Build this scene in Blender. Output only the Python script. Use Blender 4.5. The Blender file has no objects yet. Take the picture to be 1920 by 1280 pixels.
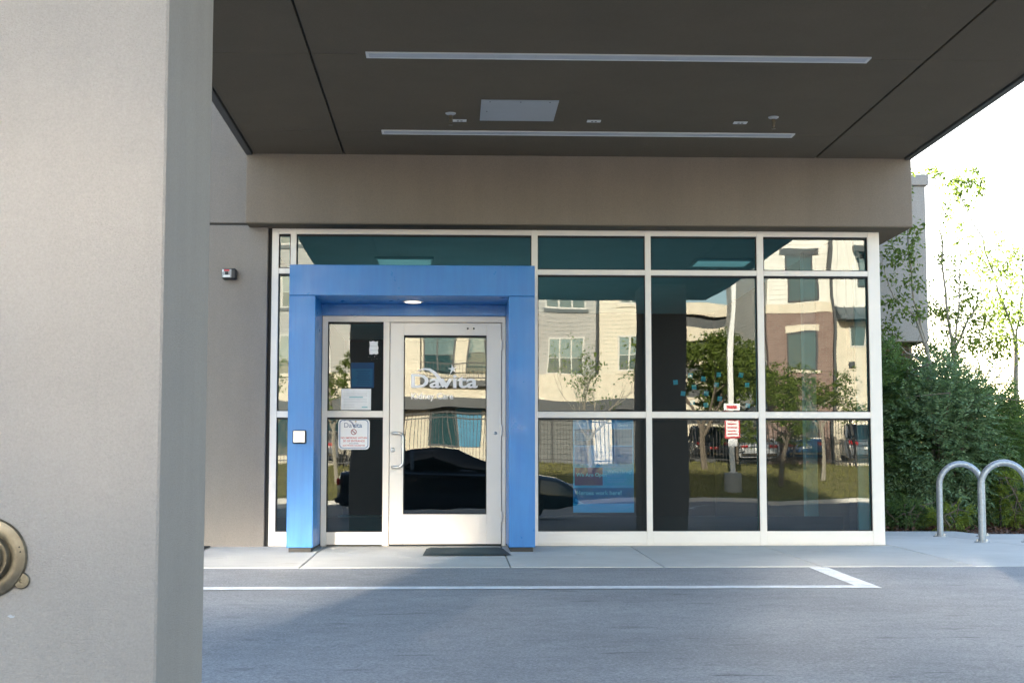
import bpy, math, random
import numpy as np
from mathutils import Vector, Matrix
R = math.radians
SC = bpy.context.scene
COL = SC.collection
random.seed(7)
RNG = np.random.default_rng(11)

# ------------------------------------------------------------------ camera
cam = bpy.data.cameras.new('camera')
cam.sensor_width = 36.0
cam.lens = 36.0 * 2884 / 1920
cam.clip_start = 0.05
cam.clip_end = 3000
co = bpy.data.objects.new('camera', cam)
COL.objects.link(co)
co.location = (0, -14.77, 0.66)
co.rotation_euler = (R(90 + 5.01), 0, R(-2.22))
SC.camera = co

# ------------------------------------------------------------------ sky, sun, exposure
SUN_EL, SUN_AZ = R(16.0), R(-11.0)            # azimuth from +Y towards +X
w = bpy.data.worlds.new('World')
SC.world = w
w.use_nodes = True
wn = w.node_tree
bg = wn.nodes['Background']
sky = wn.nodes.new('ShaderNodeTexSky')
sky.sky_type = 'NISHITA'
sky.sun_disc = False
sky.sun_elevation = SUN_EL
sky.sun_rotation = SUN_AZ
sky.air_density = 1.0
sky.dust_density = 1.3
sky.ozone_density = 1.0
wn.links.new(sky.outputs[0], bg.inputs[0])
bg.inputs[1].default_value = 0.10
sl = bpy.data.lights.new('sun', 'SUN')
sl.energy = 5.0
sl.angle = R(0.5)
sl.color = (1.0, 0.90, 0.74)
so = bpy.data.objects.new('sun', sl)
COL.objects.link(so)
to_sun = Vector((math.sin(SUN_AZ) * math.cos(SUN_EL), math.cos(SUN_AZ) * math.cos(SUN_EL), math.sin(SUN_EL)))
so.rotation_euler = to_sun.to_track_quat('Z', 'Y').to_euler()
so.location = (0, 0, 30)
SC.view_settings.view_transform = 'Standard'
SC.view_settings.look = 'None'
SC.view_settings.exposure = 3.06
SC.view_settings.gamma = 1.0
SC.view_settings.use_curve_mapping = False
cy = SC.cycles
cy.use_denoising = True
try:
    cy.denoiser = 'OPENIMAGEDENOISE'
except Exception:
    pass
cy.max_bounces = 8
cy.diffuse_bounces = 4
cy.glossy_bounces = 5
cy.transmission_bounces = 4
cy.transparent_max_bounces = 24
cy.sample_clamp_indirect = 0.0
cy.use_guiding = True            # lets the sun glints off the far windows resolve
cy.guiding_directional_sampling_type = 'RIS'
cy.blur_glossy = 0.0
cy.caustics_reflective = True
cy.caustics_refractive = False


# ------------------------------------------------------------------ materials
MATS = {}


def nmat(name):
    m = bpy.data.materials.new(name)
    m.use_nodes = True
    nt = m.node_tree
    nt.nodes.clear()
    out = nt.nodes.new('ShaderNodeOutputMaterial')
    MATS[name] = m
    return m, nt, out


def N(nt, t, **kw):
    n = nt.nodes.new(t)
    for k, v in kw.items():
        setattr(n, k, v)
    return n


def noise(nt, vec, scale, detail=4, rough=0.55, dist=0.0):
    n = N(nt, 'ShaderNodeTexNoise')
    n.inputs['Scale'].default_value = scale
    n.inputs['Detail'].default_value = detail
    n.inputs['Roughness'].default_value = rough
    n.inputs['Distortion'].default_value = dist
    nt.links.new(vec, n.inputs['Vector'])
    return n.outputs['Fac']


def ramp(nt, fac, stops):
    r = N(nt, 'ShaderNodeValToRGB')
    els = r.color_ramp.elements
    while len(els) > len(stops):
        els.remove(els[-1])
    while len(els) < len(stops):
        els.new(0.5)
    for e, (p, c) in zip(els, stops):
        e.position = p
        e.color = (c, c, c, 1) if not isinstance(c, tuple) else (*c, 1)
    nt.links.new(fac, r.inputs[0])
    return r.outputs[0]


def mixc(nt, mode, fac, a, b):
    m = N(nt, 'ShaderNodeMix', data_type='RGBA', blend_type=mode)
    for sock, v in ((m.inputs[0], fac), (m.inputs[6], a), (m.inputs[7], b)):
        if isinstance(v, (int, float)):
            sock.default_value = v
        elif isinstance(v, tuple):
            sock.default_value = (*v, 1)
        else:
            nt.links.new(v, sock)
    return m.outputs[2]


def objco(nt, scale=(1, 1, 1)):
    t = N(nt, 'ShaderNodeTexCoord')
    mp = N(nt, 'ShaderNodeMapping')
    mp.inputs['Scale'].default_value = scale
    nt.links.new(t.outputs['Object'], mp.inputs[0])
    return mp.outputs[0]


def bump(nt, h, strength, dist):
    b = N(nt, 'ShaderNodeBump')
    b.inputs['Strength'].default_value = strength
    b.inputs['Distance'].default_value = dist
    nt.links.new(h, b.inputs['Height'])
    return b.outputs[0]


def pbr(name, color, rough=0.6, metal=0.0, spec=0.5, var=0.12, vscale=3.0, vstretch=(1, 1, 1),
        bscale=0.0, bstr=0.0, bdist=0.002, coat=0.0, fine=0.0, fscale=120.0, emit=None, estr=0.0):
    m, nt, out = nmat(name)
    p = N(nt, 'ShaderNodeBsdfPrincipled')
    v = objco(nt, vstretch)
    base = tuple(color)
    c = base
    if var:
        f = ramp(nt, noise(nt, v, vscale, 5, 0.6), [(0.3, 1 - var), (0.7, 1 + var * 0.6)])
        c = mixc(nt, 'MULTIPLY', 1.0, base, f)
    if fine:
        f2 = ramp(nt, noise(nt, objco(nt), fscale, 2, 0.6), [(0.3, 1 - fine), (0.7, 1 + fine)])
        c = mixc(nt, 'MULTIPLY', 1.0, c, f2)
    if isinstance(c, tuple):
        p.inputs['Base Color'].default_value = (*c, 1)
    else:
        nt.links.new(c, p.inputs['Base Color'])
    p.inputs['Roughness'].default_value = rough
    p.inputs['Metallic'].default_value = metal
    p.inputs['Specular IOR Level'].default_value = spec
    p.inputs['Coat Weight'].default_value = coat
    if emit:
        p.inputs['Emission Color'].default_value = (*emit, 1)
        p.inputs['Emission Strength'].default_value = estr
    if bscale:
        nt.links.new(bump(nt, noise(nt, objco(nt), bscale, 3, 0.6), bstr, bdist), p.inputs['Normal'])
    nt.links.new(p.outputs[0], out.inputs[0])
    return m


def stucco(name, color, bs=170.0, bd=0.004, strength=0.9, streak=0.06, grain=1.0):
    m, nt, out = nmat(name)
    p = N(nt, 'ShaderNodeBsdfPrincipled')
    oc = objco(nt)
    big = ramp(nt, noise(nt, oc, 0.9, 5, 0.6), [(0.3, 0.93), (0.7, 1.05)])
    st = ramp(nt, noise(nt, objco(nt, (2.6, 2.6, 0.22)), 1.6, 5, 0.65), [(0.3, 1 - streak), (0.7, 1 + streak * 0.5)])
    fine = ramp(nt, noise(nt, oc, bs * 0.9, 2, 0.7), [(0.25, 1 - 0.16 * grain), (0.75, 1 + 0.12 * grain)])
    c = mixc(nt, 'MULTIPLY', 1.0, tuple(color), big)
    c = mixc(nt, 'MULTIPLY', 1.0, c, st)
    c = mixc(nt, 'MULTIPLY', 1.0, c, fine)
    nt.links.new(c, p.inputs['Base Color'])
    p.inputs['Roughness'].default_value = 0.92
    p.inputs['Specular IOR Level'].default_value = 0.2
    h = noise(nt, objco(nt, (1, 1, 1.5)), bs, 3, 0.6, 0.8)
    nt.links.new(bump(nt, h, strength, bd), p.inputs['Normal'])
    nt.links.new(p.outputs[0], out.inputs[0])
    return m


stucco('stucco', (0.295, 0.258, 0.225))
stucco('stucco_band_shaded', (0.255, 0.208, 0.164))  # wall paint again, the band's browner light and shade put into its colour
stucco('stucco_pillar', (0.375, 0.337, 0.306), bs=150, bd=0.006, strength=1.0, streak=0.05, grain=0.55)
stucco('stucco_wing', (0.36, 0.335, 0.31), bs=60, bd=0.004)
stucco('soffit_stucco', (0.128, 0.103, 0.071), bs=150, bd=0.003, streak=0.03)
pbr('fascia_metal', (0.06, 0.057, 0.05), 0.6)
pbr('white_alu', (0.85, 0.775, 0.70), 0.42, spec=0.5, var=0.05, vscale=1.2, bscale=0)
pbr('gasket', (0.015, 0.015, 0.015), 0.7)
pbr('diffuser', (0.42, 0.44, 0.47), 0.5, var=0.06, vscale=8)
pbr('white_paint_metal', (0.62, 0.62, 0.61), 0.5, var=0.05)
pbr('grey_paint_metal', (0.36, 0.37, 0.38), 0.5, var=0.05)
pbr('steel', (0.55, 0.55, 0.55), 0.28, metal=1.0, var=0.08, vscale=20)
pbr('galvanised', (0.40, 0.42, 0.44), 0.5, metal=0.7, var=0.22, vscale=30, fine=0.08, fscale=90)
pbr('brass', (0.20, 0.172, 0.128), 0.46, metal=1.0, var=0.3, vscale=25)
pbr('black_plastic', (0.018, 0.018, 0.02), 0.5, var=0.1)
pbr('red_print', (0.55, 0.03, 0.05), 0.5)
pbr('pale_red_print', (0.62, 0.08, 0.08), 0.6)
pbr('dark_red_print', (0.30, 0.04, 0.05), 0.6)
pbr('lens_white', (0.85, 0.85, 0.82), 0.3, var=0.0)
pbr('vinyl_white', (0.88, 0.86, 0.86), 0.5, var=0.02)
pbr('paper', (0.86, 0.86, 0.87), 0.8, var=0.04, vscale=30)
pbr('paper_teal_print', (0.35, 0.58, 0.62), 0.8, var=0.0)
pbr('paper_grey_print', (0.42, 0.42, 0.44), 0.8, var=0.0)
pbr('sign_white', (0.86, 0.86, 0.88), 0.4, var=0.03)
pbr('sign_blue', (0.10, 0.20, 0.38), 0.4, var=0.0)
pbr('sign_greyblue', (0.26, 0.28, 0.38), 0.4, var=0.0)
pbr('sign_gold', (0.55, 0.40, 0.15), 0.4, var=0.0)
pbr('poster_blue', (0.16, 0.50, 0.74), 0.5, var=0.05)
pbr('poster_midblue', (0.05, 0.22, 0.42), 0.5, var=0.08, vscale=9)
pbr('poster_steel', (0.07, 0.20, 0.30), 0.5, var=0.15, vscale=9)
pbr('poster_teal', (0.05, 0.46, 0.66), 0.5, var=0.06)
pbr('poster_purple', (0.50, 0.05, 0.22), 0.5, var=0.06)
pbr('poster_navy', (0.03, 0.19, 0.42), 0.5, var=0.06)
pbr('poster_text', (0.75, 0.90, 0.95), 0.5, var=0.0)
pbr('poster_wave', (0.25, 0.50, 0.75), 0.5, var=0.0)
pbr('navy_frame', (0.03, 0.10, 0.30), 0.5, var=0.0)
pbr('note_teal', (0.15, 0.55, 0.60), 0.8, var=0.08, vscale=30)
pbr('rubber', (0.022, 0.024, 0.026), 0.75, var=0.2, vscale=12, bscale=90, bstr=0.5)
pbr('bare_alu', (0.55, 0.56, 0.58), 0.35, metal=0.9)
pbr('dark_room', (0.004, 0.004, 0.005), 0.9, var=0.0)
pbr('room_column', (0.30, 0.34, 0.36), 0.8, var=0.0)
pbr('room_ceiling', (0.65, 0.66, 0.66), 0.9, var=0.05)
pbr('room_floor', (0.55, 0.54, 0.52), 0.5, var=0.1)
pbr('lamp_on', (0.9, 0.9, 0.85), 0.5, var=0.0, emit=(1.0, 0.95, 0.8), estr=0.035)
pbr('added_lamp', (0.9, 0.9, 0.85), 0.5, var=0.0, emit=(1.0, 0.97, 0.88), estr=1.3)
pbr('downlight_on', (0.9, 0.9, 0.85), 0.5, var=0.0, emit=(1.0, 0.82, 0.58), estr=0.55)
pbr('line_paint', (0.80, 0.80, 0.81), 0.7, var=0.22, vscale=9, fine=0.1, fscale=60)
pbr('joint_dark', (0.06, 0.055, 0.05), 0.9)
pbr('bark', (0.16, 0.13, 0.10), 0.9, var=0.3, vscale=20)
pbr('bark_pale', (0.30, 0.27, 0.22), 0.9, var=0.3, vscale=14)
pbr('black_metal', (0.02, 0.02, 0.022), 0.45)
pbr('white_pole', (0.72, 0.72, 0.70), 0.45, var=0.04)
pbr('base_concrete', (0.34, 0.34, 0.33), 0.9, var=0.15, vscale=4)
pbr('tyre', (0.015, 0.015, 0.016), 0.8)
pbr('rim', (0.40, 0.41, 0.43), 0.3, metal=0.9)
pbr('car_black', (0.012, 0.014, 0.020), 0.2, coat=1.0, var=0)
pbr('car_grey', (0.16, 0.17, 0.19), 0.25, coat=1.0, var=0)
pbr('car_silver', (0.42, 0.43, 0.45), 0.25, coat=1.0, var=0)
pbr('car_blue', (0.03, 0.09, 0.22), 0.25, coat=1.0, var=0)
pbr('car_glass', (0.01, 0.012, 0.014), 0.04, var=0)
pbr('tail_red', (0.45, 0.01, 0.015), 0.2, var=0)
pbr('head_lamp', (0.75, 0.76, 0.78), 0.1, var=0)
pbr('plate_white', (0.72, 0.72, 0.70), 0.5, var=0)
pbr('plate_red', (0.55, 0.05, 0.05), 0.5, var=0)
pbr('roof_metal', (0.07, 0.10, 0.12), 0.4, var=0.08)
pbr('trim_dark', (0.05, 0.055, 0.06), 0.5)
pbr('trim_cream', (0.70, 0.625, 0.50), 0.8)
pbr('window_frame_white', (0.62, 0.60, 0.56), 0.6)
pbr('shutter_grey', (0.17, 0.175, 0.17), 0.7, var=0.15, vscale=4)
pbr('banner_blue', (0.05, 0.22, 0.36), 0.6)


def portal_mat():
    m, nt, out = nmat('portal_blue')
    p = N(nt, 'ShaderNodeBsdfPrincipled')
    oc = objco(nt)
    big = ramp(nt, noise(nt, oc, 1.3, 4, 0.6), [(0.3, 0.90), (0.7, 1.08)])
    dr = ramp(nt, noise(nt, objco(nt, (9, 9, 0.6)), 2.5, 5, 0.7), [(0.35, (0.80, 0.86, 0.94)), (0.62, (1.05, 1.02, 1.0))])
    sp = ramp(nt, noise(nt, oc, 26, 4, 0.7), [(0.69, (0, 0, 0)), (0.78, (0.6, 0.6, 0.6))])
    c = mixc(nt, 'MULTIPLY', 1.0, (0.018, 0.188, 0.50), big)
    c = mixc(nt, 'MULTIPLY', 1.0, c, dr)
    c = mixc(nt, 'MIX', sp, c, (0.20, 0.28, 0.52))
    nt.links.new(c, p.inputs['Base Color'])
    rr = ramp(nt, noise(nt, oc, 5, 4, 0.6), [(0.3, 0.26), (0.7, 0.42)])
    nt.links.new(rr, p.inputs['Roughness'])
    p.inputs['Specular IOR Level'].default_value = 0.55
    nt.links.new(bump(nt, noise(nt, oc, 2.2, 2, 0.5), 0.25, 0.01), p.inputs['Normal'])
    nt.links.new(p.outputs[0], out.inputs[0])


portal_mat()


def asphalt_mat():
    m, nt, out = nmat('asphalt')
    p = N(nt, 'ShaderNodeBsdfPrincipled')
    oc = objco(nt)
    big = ramp(nt, noise(nt, objco(nt, (0.7, 1.0, 1)), 0.7, 6, 0.62), [(0.28, 0.80), (0.72, 1.16)])
    mid = ramp(nt, noise(nt, objco(nt, (1, 1.15, 1)), 6.5, 6, 0.75), [(0.3, 0.88), (0.7, 1.10)])
    fin = ramp(nt, noise(nt, oc, 70, 4, 0.85), [(0.3, 0.50), (0.7, 1.46)])
    scuff = ramp(nt, noise(nt, objco(nt, (1.0, 5.5, 1)), 2.1, 3, 0.55), [(0.665, 1.0), (0.72, 0.55)])
    spots = ramp(nt, noise(nt, objco(nt, (0.8, 1.2, 1)), 2.4, 3, 0.5), [(0.68, 1.0), (0.80, 0.66)])
    c = mixc(nt, 'MULTIPLY', 1.0, (0.300, 0.300, 0.310), big)
    vo = N(nt, 'ShaderNodeTexVoronoi')
    vo.inputs['Scale'].default_value = 55.0
    nt.links.new(oc, vo.inputs['Vector'])
    chips = ramp(nt, vo.outputs['Distance'], [(0.10, 1.45), (0.26, 1.0)])
    for f in (mid, fin, scuff, spots, chips):
        c = mixc(nt, 'MULTIPLY', 1.0, c, f)
    nt.links.new(c, p.inputs['Base Color'])
    p.inputs['Roughness'].default_value = 0.85
    p.inputs['Specular IOR Level'].default_value = 0.35
    nt.links.new(bump(nt, noise(nt, oc, 130, 3, 0.7), 0.6, 0.006), p.inputs['Normal'])
    nt.links.new(p.outputs[0], out.inputs[0])


asphalt_mat()


def concrete_mat():
    m, nt, out = nmat('concrete')
    p = N(nt, 'ShaderNodeBsdfPrincipled')
    oc = objco(nt)
    big = ramp(nt, noise(nt, oc, 1.1, 6, 0.62), [(0.3, 0.86), (0.7, 1.06)])
    brush = ramp(nt, noise(nt, objco(nt, (0.6, 9, 1)), 6, 4, 0.6), [(0.3, 0.92), (0.7, 1.05)])
    stain = ramp(nt, noise(nt, oc, 3.4, 4, 0.7), [(0.62, (1, 1, 1)), (0.75, (0.84, 0.80, 0.74))])
    fin = ramp(nt, noise(nt, oc, 140, 2, 0.7), [(0.25, 0.88), (0.75, 1.1)])
    c = mixc(nt, 'MULTIPLY', 1.0, (0.58, 0.555, 0.52), big)
    for f in (brush, stain, fin):
        c = mixc(nt, 'MULTIPLY', 1.0, c, f)
    info = N(nt, 'ShaderNodeObjectInfo')
    rv = ramp(nt, info.outputs['Random'], [(0, 0.94), (1, 1.04)])
    c = mixc(nt, 'MULTIPLY', 1.0, c, rv)
    nt.links.new(c, p.inputs['Base Color'])
    p.inputs['Roughness'].default_value = 0.88
    p.inputs['Specular IOR Level'].default_value = 0.3
    nt.links.new(bump(nt, noise(nt, objco(nt, (1, 6, 1)), 40, 3, 0.6), 0.3, 0.002), p.inputs['Normal'])
    nt.links.new(p.outputs[0], out.inputs[0])


concrete_mat()


def glass_mat(name, tint, ior, wav, dist, refl=(1, 1, 1), rough=0.0, ws=1.0):
    m, nt, out = nmat(name)
    tr = N(nt, 'ShaderNodeBsdfTransparent')
    tr.inputs[0].default_value = (*tint, 1)
    gl = N(nt, 'ShaderNodeBsdfGlossy')
    gl.inputs[0].default_value = (*refl, 1)
    gl.inputs['Roughness'].default_value = rough
    fr = N(nt, 'ShaderNodeFresnel')
    fr.inputs['IOR'].default_value = ior
    if wav:
        info = N(nt, 'ShaderNodeObjectInfo')
        va = N(nt, 'ShaderNodeVectorMath', operation='ADD')
        sc = N(nt, 'ShaderNodeVectorMath', operation='SCALE')
        cmb = N(nt, 'ShaderNodeCombineXYZ')
        for i in range(3):
            nt.links.new(info.outputs['Random'], cmb.inputs[i])
        nt.links.new(cmb.outputs[0], sc.inputs[0])
        sc.inputs['Scale'].default_value = 37.0
        nt.links.new(objco(nt, (1.0, 1.0, 0.75)), va.inputs[0])
        nt.links.new(sc.outputs[0], va.inputs[1])
        h = noise(nt, va.outputs[0], ws, 1.0, 0.4, 0.2)
        nt.links.new(bump(nt, h, wav, dist), gl.inputs['Normal'])
    mx = N(nt, 'ShaderNodeMixShader')
    nt.links.new(fr.outputs[0], mx.inputs[0])
    nt.links.new(tr.outputs[0], mx.inputs[1])
    nt.links.new(gl.outputs[0], mx.inputs[2])
    nt.links.new(mx.outputs[0], out.inputs[0])


glass_mat('storefront_glass', (0.22, 0.62, 0.78), 1.83, 1.0, 0.0019, refl=(0.94, 1.0, 1.0), ws=1.3)


def pane_mat(name, base, ior, wav, rgh=0.06, ws=1.3):
    m, nt, out = nmat(name)
    d = N(nt, 'ShaderNodeBsdfDiffuse')
    d.inputs[0].default_value = (*base, 1)
    gl = N(nt, 'ShaderNodeBsdfGlossy')
    gl.inputs['Roughness'].default_value = rgh
    nt.links.new(bump(nt, noise(nt, objco(nt), ws, 1, 0.4), 1.0, wav), gl.inputs['Normal'])
    fr = N(nt, 'ShaderNodeFresnel')
    fr.inputs['IOR'].default_value = ior
    mx = N(nt, 'ShaderNodeMixShader')
    nt.links.new(fr.outputs[0], mx.inputs[0])
    nt.links.new(d.outputs[0], mx.inputs[1])
    nt.links.new(gl.outputs[0], mx.inputs[2])
    nt.links.new(mx.outputs[0], out.inputs[0])


pane_mat('far_pane', (0.03, 0.075, 0.085), 2.1, 0.01)
pane_mat('far_pane_blind', (0.16, 0.24, 0.25), 2.1, 0.01)
pane_mat('coated_pane', (0.03, 0.06, 0.065), 5.0, 0.002, 0.06)
pane_mat('rippled_pane', (0.03, 0.06, 0.065), 3.2, 0.003, 0.06, 2.0)
pane_mat('wavy_pane', (0.03, 0.06, 0.065), 2.35, 0.0045, 0.05, 2.4)


def leaf_mat(name, col, trans, var=0.35, tw=0.45, rough=0.45):
    m, nt, out = nmat(name)
    geo = N(nt, 'ShaderNodeNewGeometry')
    f = ramp(nt, geo.outputs['Random Per Island'], [(0.0, 1 - var), (1.0, 1 + var)])
    c1 = mixc(nt, 'MULTIPLY', 1.0, tuple(col), f)
    c2 = mixc(nt, 'MULTIPLY', 1.0, tuple(trans), f)
    p = N(nt, 'ShaderNodeBsdfPrincipled')
    nt.links.new(c1, p.inputs['Base Color'])
    p.inputs['Roughness'].default_value = rough
    p.inputs['Specular IOR Level'].default_value = 0.35
    t = N(nt, 'ShaderNodeBsdfTranslucent')
    nt.links.new(c2, t.inputs[0])
    mx = N(nt, 'ShaderNodeMixShader')
    mx.inputs[0].default_value = tw
    nt.links.new(p.outputs[0], mx.inputs[1])
    nt.links.new(t.outputs[0], mx.inputs[2])
    nt.links.new(mx.outputs[0], out.inputs[0])


leaf_mat('leaf_young', (0.085, 0.125, 0.03), (0.20, 0.29, 0.05), tw=0.5)
leaf_mat('leaf_laurel', (0.105, 0.175, 0.06), (0.13, 0.22, 0.04), tw=0.3, rough=0.35)
leaf_mat('leaf_laurel_pale', (0.185, 0.28, 0.15), (0.15, 0.24, 0.07), tw=0.3, rough=0.4)
leaf_mat('leaf_bright', (0.22, 0.28, 0.05), (0.26, 0.32, 0.05))
leaf_mat('leaf_green_tree', (0.14, 0.19, 0.035), (0.20, 0.26, 0.04))
leaf_mat('grass_blade', (0.28, 0.27, 0.09), (0.25, 0.25, 0.06))
leaf_mat('leaf_litter', (0.12, 0.065, 0.045), (0.06, 0.03, 0.02), var=0.6, tw=0.1, rough=0.8)


def siding_mat(name, col, pitch=0.18, depth=0.02, vertical=False):
    m, nt, out = nmat(name)
    p = N(nt, 'ShaderNodeBsdfPrincipled')
    t = N(nt, 'ShaderNodeTexCoord')
    sx = N(nt, 'ShaderNodeSeparateXYZ')
    nt.links.new(t.outputs['Object'], sx.inputs[0])
    mo = N(nt, 'ShaderNodeMath', operation='FLOORED_MODULO')
    nt.links.new(sx.outputs['X' if vertical else 'Z'], mo.inputs[0])
    mo.inputs[1].default_value = pitch
    dv = N(nt, 'ShaderNodeMath', operation='DIVIDE')
    nt.links.new(mo.outputs[0], dv.inputs[0])
    dv.inputs[1].default_value = pitch
    h = ramp(nt, dv.outputs[0], [(0.0, 0.0), (0.08, 1.0), (1.0, 0.55 if not vertical else 1.0)])
    big = ramp(nt, noise(nt, objco(nt), 0.7, 4, 0.6), [(0.3, 0.92), (0.7, 1.05)])
    c = mixc(nt, 'MULTIPLY', 1.0, tuple(col), big)
    jc = ramp(nt, dv.outputs[0], [(0.0, 0.62), (0.07, 1.0), (1.0, 1.0)])
    c = mixc(nt, 'MULTIPLY', 1.0, c, jc)
    nt.links.new(c, p.inputs['Base Color'])
    p.inputs['Roughness'].default_value = 0.8
    nt.links.new(bump(nt, h, 0.8, depth), p.inputs['Normal'])
    nt.links.new(p.outputs[0], out.inputs[0])


siding_mat('siding_grey', (0.42, 0.41, 0.39))
siding_mat('siding_cream', (0.70, 0.64, 0.52))
siding_mat('siding_white', (0.78, 0.76, 0.70))
siding_mat('batten_white', (0.76, 0.75, 0.70), pitch=0.42, vertical=True)


def brick_mat(name, c1, c2, mortar):
    m, nt, out = nmat(name)
    p = N(nt, 'ShaderNodeBsdfPrincipled')
    t = N(nt, 'ShaderNodeTexCoord')
    sx = N(nt, 'ShaderNodeSeparateXYZ')
    nt.links.new(t.outputs['Object'], sx.inputs[0])
    ad = N(nt, 'ShaderNodeMath', operation='ADD')
    nt.links.new(sx.outputs['X'], ad.inputs[0])
    nt.links.new(sx.outputs['Y'], ad.inputs[1])
    cm = N(nt, 'ShaderNodeCombineXYZ')
    nt.links.new(ad.outputs[0], cm.inputs[0])
    nt.links.new(sx.outputs['Z'], cm.inputs[1])
    b = N(nt, 'ShaderNodeTexBrick')
    nt.links.new(cm.outputs[0], b.inputs['Vector'])
    b.inputs['Color1'].default_value = (*c1, 1)
    b.inputs['Color2'].default_value = (*c2, 1)
    b.inputs['Mortar'].default_value = (*mortar, 1)
    b.inputs['Scale'].default_value = 1.0
    b.inputs['Brick Width'].default_value = 0.23
    b.inputs['Row Height'].default_value = 0.076
    b.inputs['Mortar Size'].default_value = 0.006
    nt.links.new(b.outputs['Color'], p.inputs['Base Color'])
    p.inputs['Roughness'].default_value = 0.85
    iv = N(nt, 'ShaderNodeMath', operation='SUBTRACT')
    iv.inputs[0].default_value = 1.0
    nt.links.new(b.outputs['Fac'], iv.inputs[1])
    nt.links.new(bump(nt, iv.outputs[0], 0.6, 0.01), p.inputs['Normal'])
    nt.links.new(p.outputs[0], out.inputs[0])


brick_mat('brick_brown', (0.20, 0.12, 0.10), (0.27, 0.18, 0.15), (0.36, 0.33, 0.30))
pbr('grass_ground', (0.25, 0.225, 0.09), 0.95, var=0.4, vscale=1.5, fine=0.4, fscale=18, bscale=25, bstr=1.0, bdist=0.05)
pbr('earth', (0.16, 0.13, 0.09), 0.95, var=0.4, vscale=1.2, fine=0.3, fscale=20, bscale=12, bstr=0.8, bdist=0.04)
pbr('mulch', (0.10, 0.07, 0.055), 0.95, var=0.5, vscale=9, fine=0.5, fscale=45, bscale=30, bstr=1.0, bdist=0.03)
pbr('distant_paving', (0.16, 0.155, 0.15), 0.9, var=0.15, vscale=0.6)


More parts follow.
